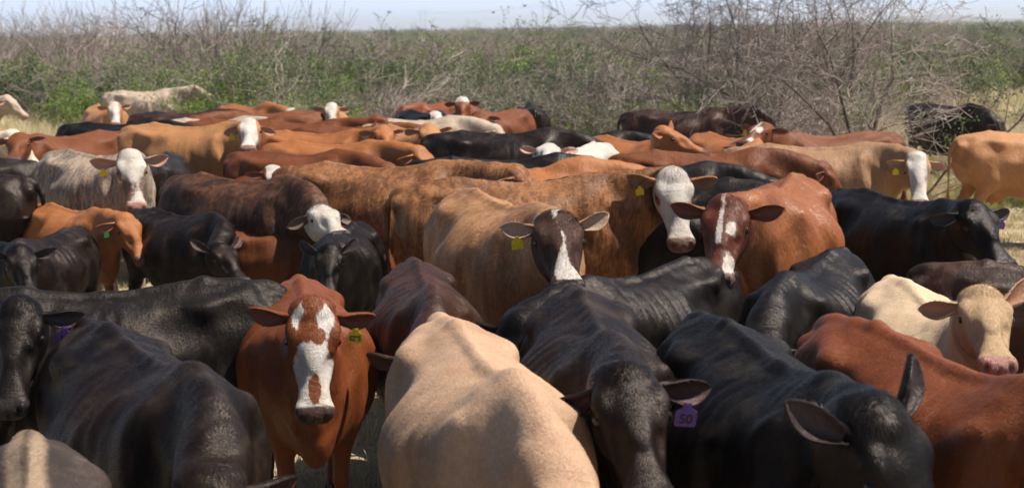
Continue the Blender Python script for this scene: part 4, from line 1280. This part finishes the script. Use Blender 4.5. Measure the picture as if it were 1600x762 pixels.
C(466, 174, 205, 1.0, RED2, 'reddish hump left of the cow with the grey blotched face', 'full', (0, -24), group=G_BACK)
C(517, 164, 274, 1.0, TANO, 'orange tan cow facing the camera with a grey blotched face', 'full', (4, 2), (282, -54), 'bald', ears=(6, -4), group=G_BACK, poll=(518, 167), muzp=(517, 198))
C(418, 191, 350, .98, RED2, 'brown back with pale ear below the reddish hump', 'full', (0, -8), (5, -20), group=G_BACK)
C(498, 197, 354, .96, RED2, 'low red brown back right below the grey blotched face', 'full', (0, -30), group=G_BACK)
C(442, 206, 336, 1.0, ORANGE, 'large orange red cow with pale green tag, looking right', 'thin', (6, -2), (318, -46), ears=(8, 4), tagc=TAG_PALE, tagside=-1, group=G_BACK, poll=(597, 206), muzp=(608, 240))
C(606, 196, 302, 1.0, TANO, 'orange cow with plain orange face right of the pale green tagged cow', 'full', (-14, -12), (296, -48), ears=(-2, 4), group=G_BACK, poll=(668, 202), muzp=(678, 244))
C(592, 187, 352, 1.0, PALE, 'long pale back behind the two orange faces', 'thin', (0, -36), 'allwhite', group=G_BACK)
C(640, 173, 300, .97, BLACK, 'black cow with white forehead behind the long white back', 'full', (-6, -28), (320, -45), 'bald', group=G_BACK, poll=(660, 180), muzp=(665, 193))
C(728, 162, 272, .96, RED, 'red cow facing the camera with a white poll, back row', 'full', (-4, 6), (262, -58), 'poll', ears=(4, 10), group=G_BACK, poll=(722, 158), muzp=(722, 192))
C(690, 160, 250, .90, RED, 'red brown flank partly behind the red cow with a white poll', 'full', (-30, -20), group=G_BACK)
C(806, 171, 238, .97, RED2, 'dark red cow with blue tag looking left, back row centre', 'full', (14, -16), (244, -48), ears=(4, 4), tagc=TAG_B, tagside=1, group=G_BACK, poll=(765, 180), muzp=(764, 204))
C(834, 168, 92, .86, BLACK2, 'narrow black cow seen end on, back row centre', 'full', (0, -20), group=G_BACK)
C(1012, 173, 342, 1.0, DBROWN, 'dark brown cow half hidden under dead branches', 'full', (0, -8), (330, -40), group=G_BACK)
C(1448, 162, 292, .97, BLACK2, 'black cow standing in thorn branches at right', 'full', (0, -50), (320, -70), group=G_BACK)
C(1540, 208, 10, .97, TANO, 'tan cow with its rump and tail toward us at the right edge', 'thin', (0, 0), group=G_BACK)

# ================================================================== FAR THINGS
def utility_pole(px, D, h, label):
    root = bpy.data.objects.new('utility_pole', None); COL.objects.link(root)
    x = (px-800)/F_PX*D; z = float(ground_z(np.array([x]), np.array([D]))[0])
    root.location = (x, D, z); tag(root, label, 'utility pole', 'poles of the distant power line')
    T = TM(); r = np.random.default_rng(1)
    for sx in (-1.6, 1.6): T.seg((sx, 0, 0), (sx*.9, 0, h), .11, .08)
    link('pole', T.mesh('pole', [M_BARK], r), root)
    T = TM()
    for z_ in (h*.93, h*.80): T.seg((-3.6, 0, z_), (3.6, 0, z_), .07, .07)
    link('crossarm', T.mesh('crossarm', [M_BARK], r), root)
    return root
p1 = utility_pole(858, 700, 16, 'distant power line pole standing on the horizon right of centre')
p2 = utility_pole(668, 900, 15, 'fainter distant power line pole left of centre on the horizon')
def wire():
    T = TM(); r = np.random.default_rng(2)
    a = np.array(p2.location)+np.array((0, 0, 13.5)); b = np.array(p1.location)+np.array((0, 0, 14.2))
    for off in (-3.4, 3.4):
        prev = None
        for i in range(25):
            t = i/24; p = a*(1-t)+b*t+np.array((off, 0, -4*4*t*(1-t)*.5))
            if prev is not None: T.seg(prev, p, .03, .03)
            prev = p
    tag(link('power_line', T.mesh('power_line', [M_INK], r)), 'thin wires strung between the distant poles', 'power line')
wire()
def bird(px, py, D, label, wing=.0):
    d = cam.matrix_world.to_3x3() @ Vector(((px-800)/F_PX, -(py-381)/F_PX, -1))
    p = cam.matrix_world.translation + d*(D/d.y)
    me = bpy.data.meshes.new('bird'); bm = __import__('bmesh').new()
    import bmesh
    bmesh.ops.create_uvsphere(bm, u_segments=12, v_segments=8, radius=.05)
    for v in bm.verts:
        x, y, z = v.co
        k = x/.05
        v.co = (x*2.2, y*(1-.35*abs(k)), z*(1-.3*abs(k)) + .04*max(k, 0)**2 - .02*max(-k, 0))
    for v in bm.verts:
        if v.co.x < -.07: v.co.x *= 1.5; v.co.z *= .4
    for s in (1, -1):
        vs = [bm.verts.new(c) for c in ((.04, .03*s, .01), (-.05, .03*s, .01), (-.09, .20*s, .05+wing), (.0, .22*s, .06+wing))]
        bm.faces.new(vs[::s])
    bm.to_mesh(me); bm.free(); me.materials.append(M_INK)
    o = link('bird', me); o.location = p; o.rotation_euler = (0, 0, .6); o.scale = (.36, .36, .36)
    tag(o, label, 'bird')
bird(820, 10, 34, 'small dark bird flying in the sky near the power pole', .05)
bird(771, 20, 34, 'small dark bird perched low in the sky left of the power pole')
# low blue hills past the brush on the right
def hills():
    n = 60; V = []
    xs = np.linspace(700, 2600, n)
    for i, x in enumerate(xs):
        h = 18+9*math.sin(i*.19)+3*math.sin(i*.7)
        for y, z in ((3000, -1), (3150, h*.7), (3350, h), (3700, -1)): V.append((x, y, z))
    Q = [(i*4+j, i*4+j+1, i*4+j+5, i*4+j+4)[::-1] for i in range(n-1) for j in range(3)]
    o = link('hills', mesh_np('hills', np.array(V), np.array(Q), M_HILL)); tag(o, 'low blue hills on the horizon at right', kind='structure')
M_HILL = plain('hill_scrub', (.13, .13, .10), .9, .1)
hills()

# ------------------------------------------------------------------ dusty air
def haze(density):
    import bmesh
    bm = bmesh.new(); bmesh.ops.create_cube(bm, size=1)
    me = bpy.data.meshes.new('haze'); bm.to_mesh(me); bm.free()
    m = bpy.data.materials.new('dusty_air'); m.use_nodes = True
    t = m.node_tree; t.nodes.remove(t.nodes['Principled BSDF'])
    v = t.nodes.new('ShaderNodeVolumePrincipled')
    v.inputs['Color'].default_value = (.92, .93, .96, 1); v.inputs['Density'].default_value = density; v.inputs['Anisotropy'].default_value = .2
    t.links.new(v.outputs[0], t.nodes['Material Output'].inputs['Volume'])
    me.materials.append(m)
    o = link('haze', me); o.scale = (HAZE_X, HAZE_Y, 50); o.location = (0, HAZE_Y/2-60, 23.5)
    tag(o, 'thin dusty air over the whole herd and brush', 'haze', kind='stuff')
HAZE_X = 12200; HAZE_Y = 5500
haze(.0004)
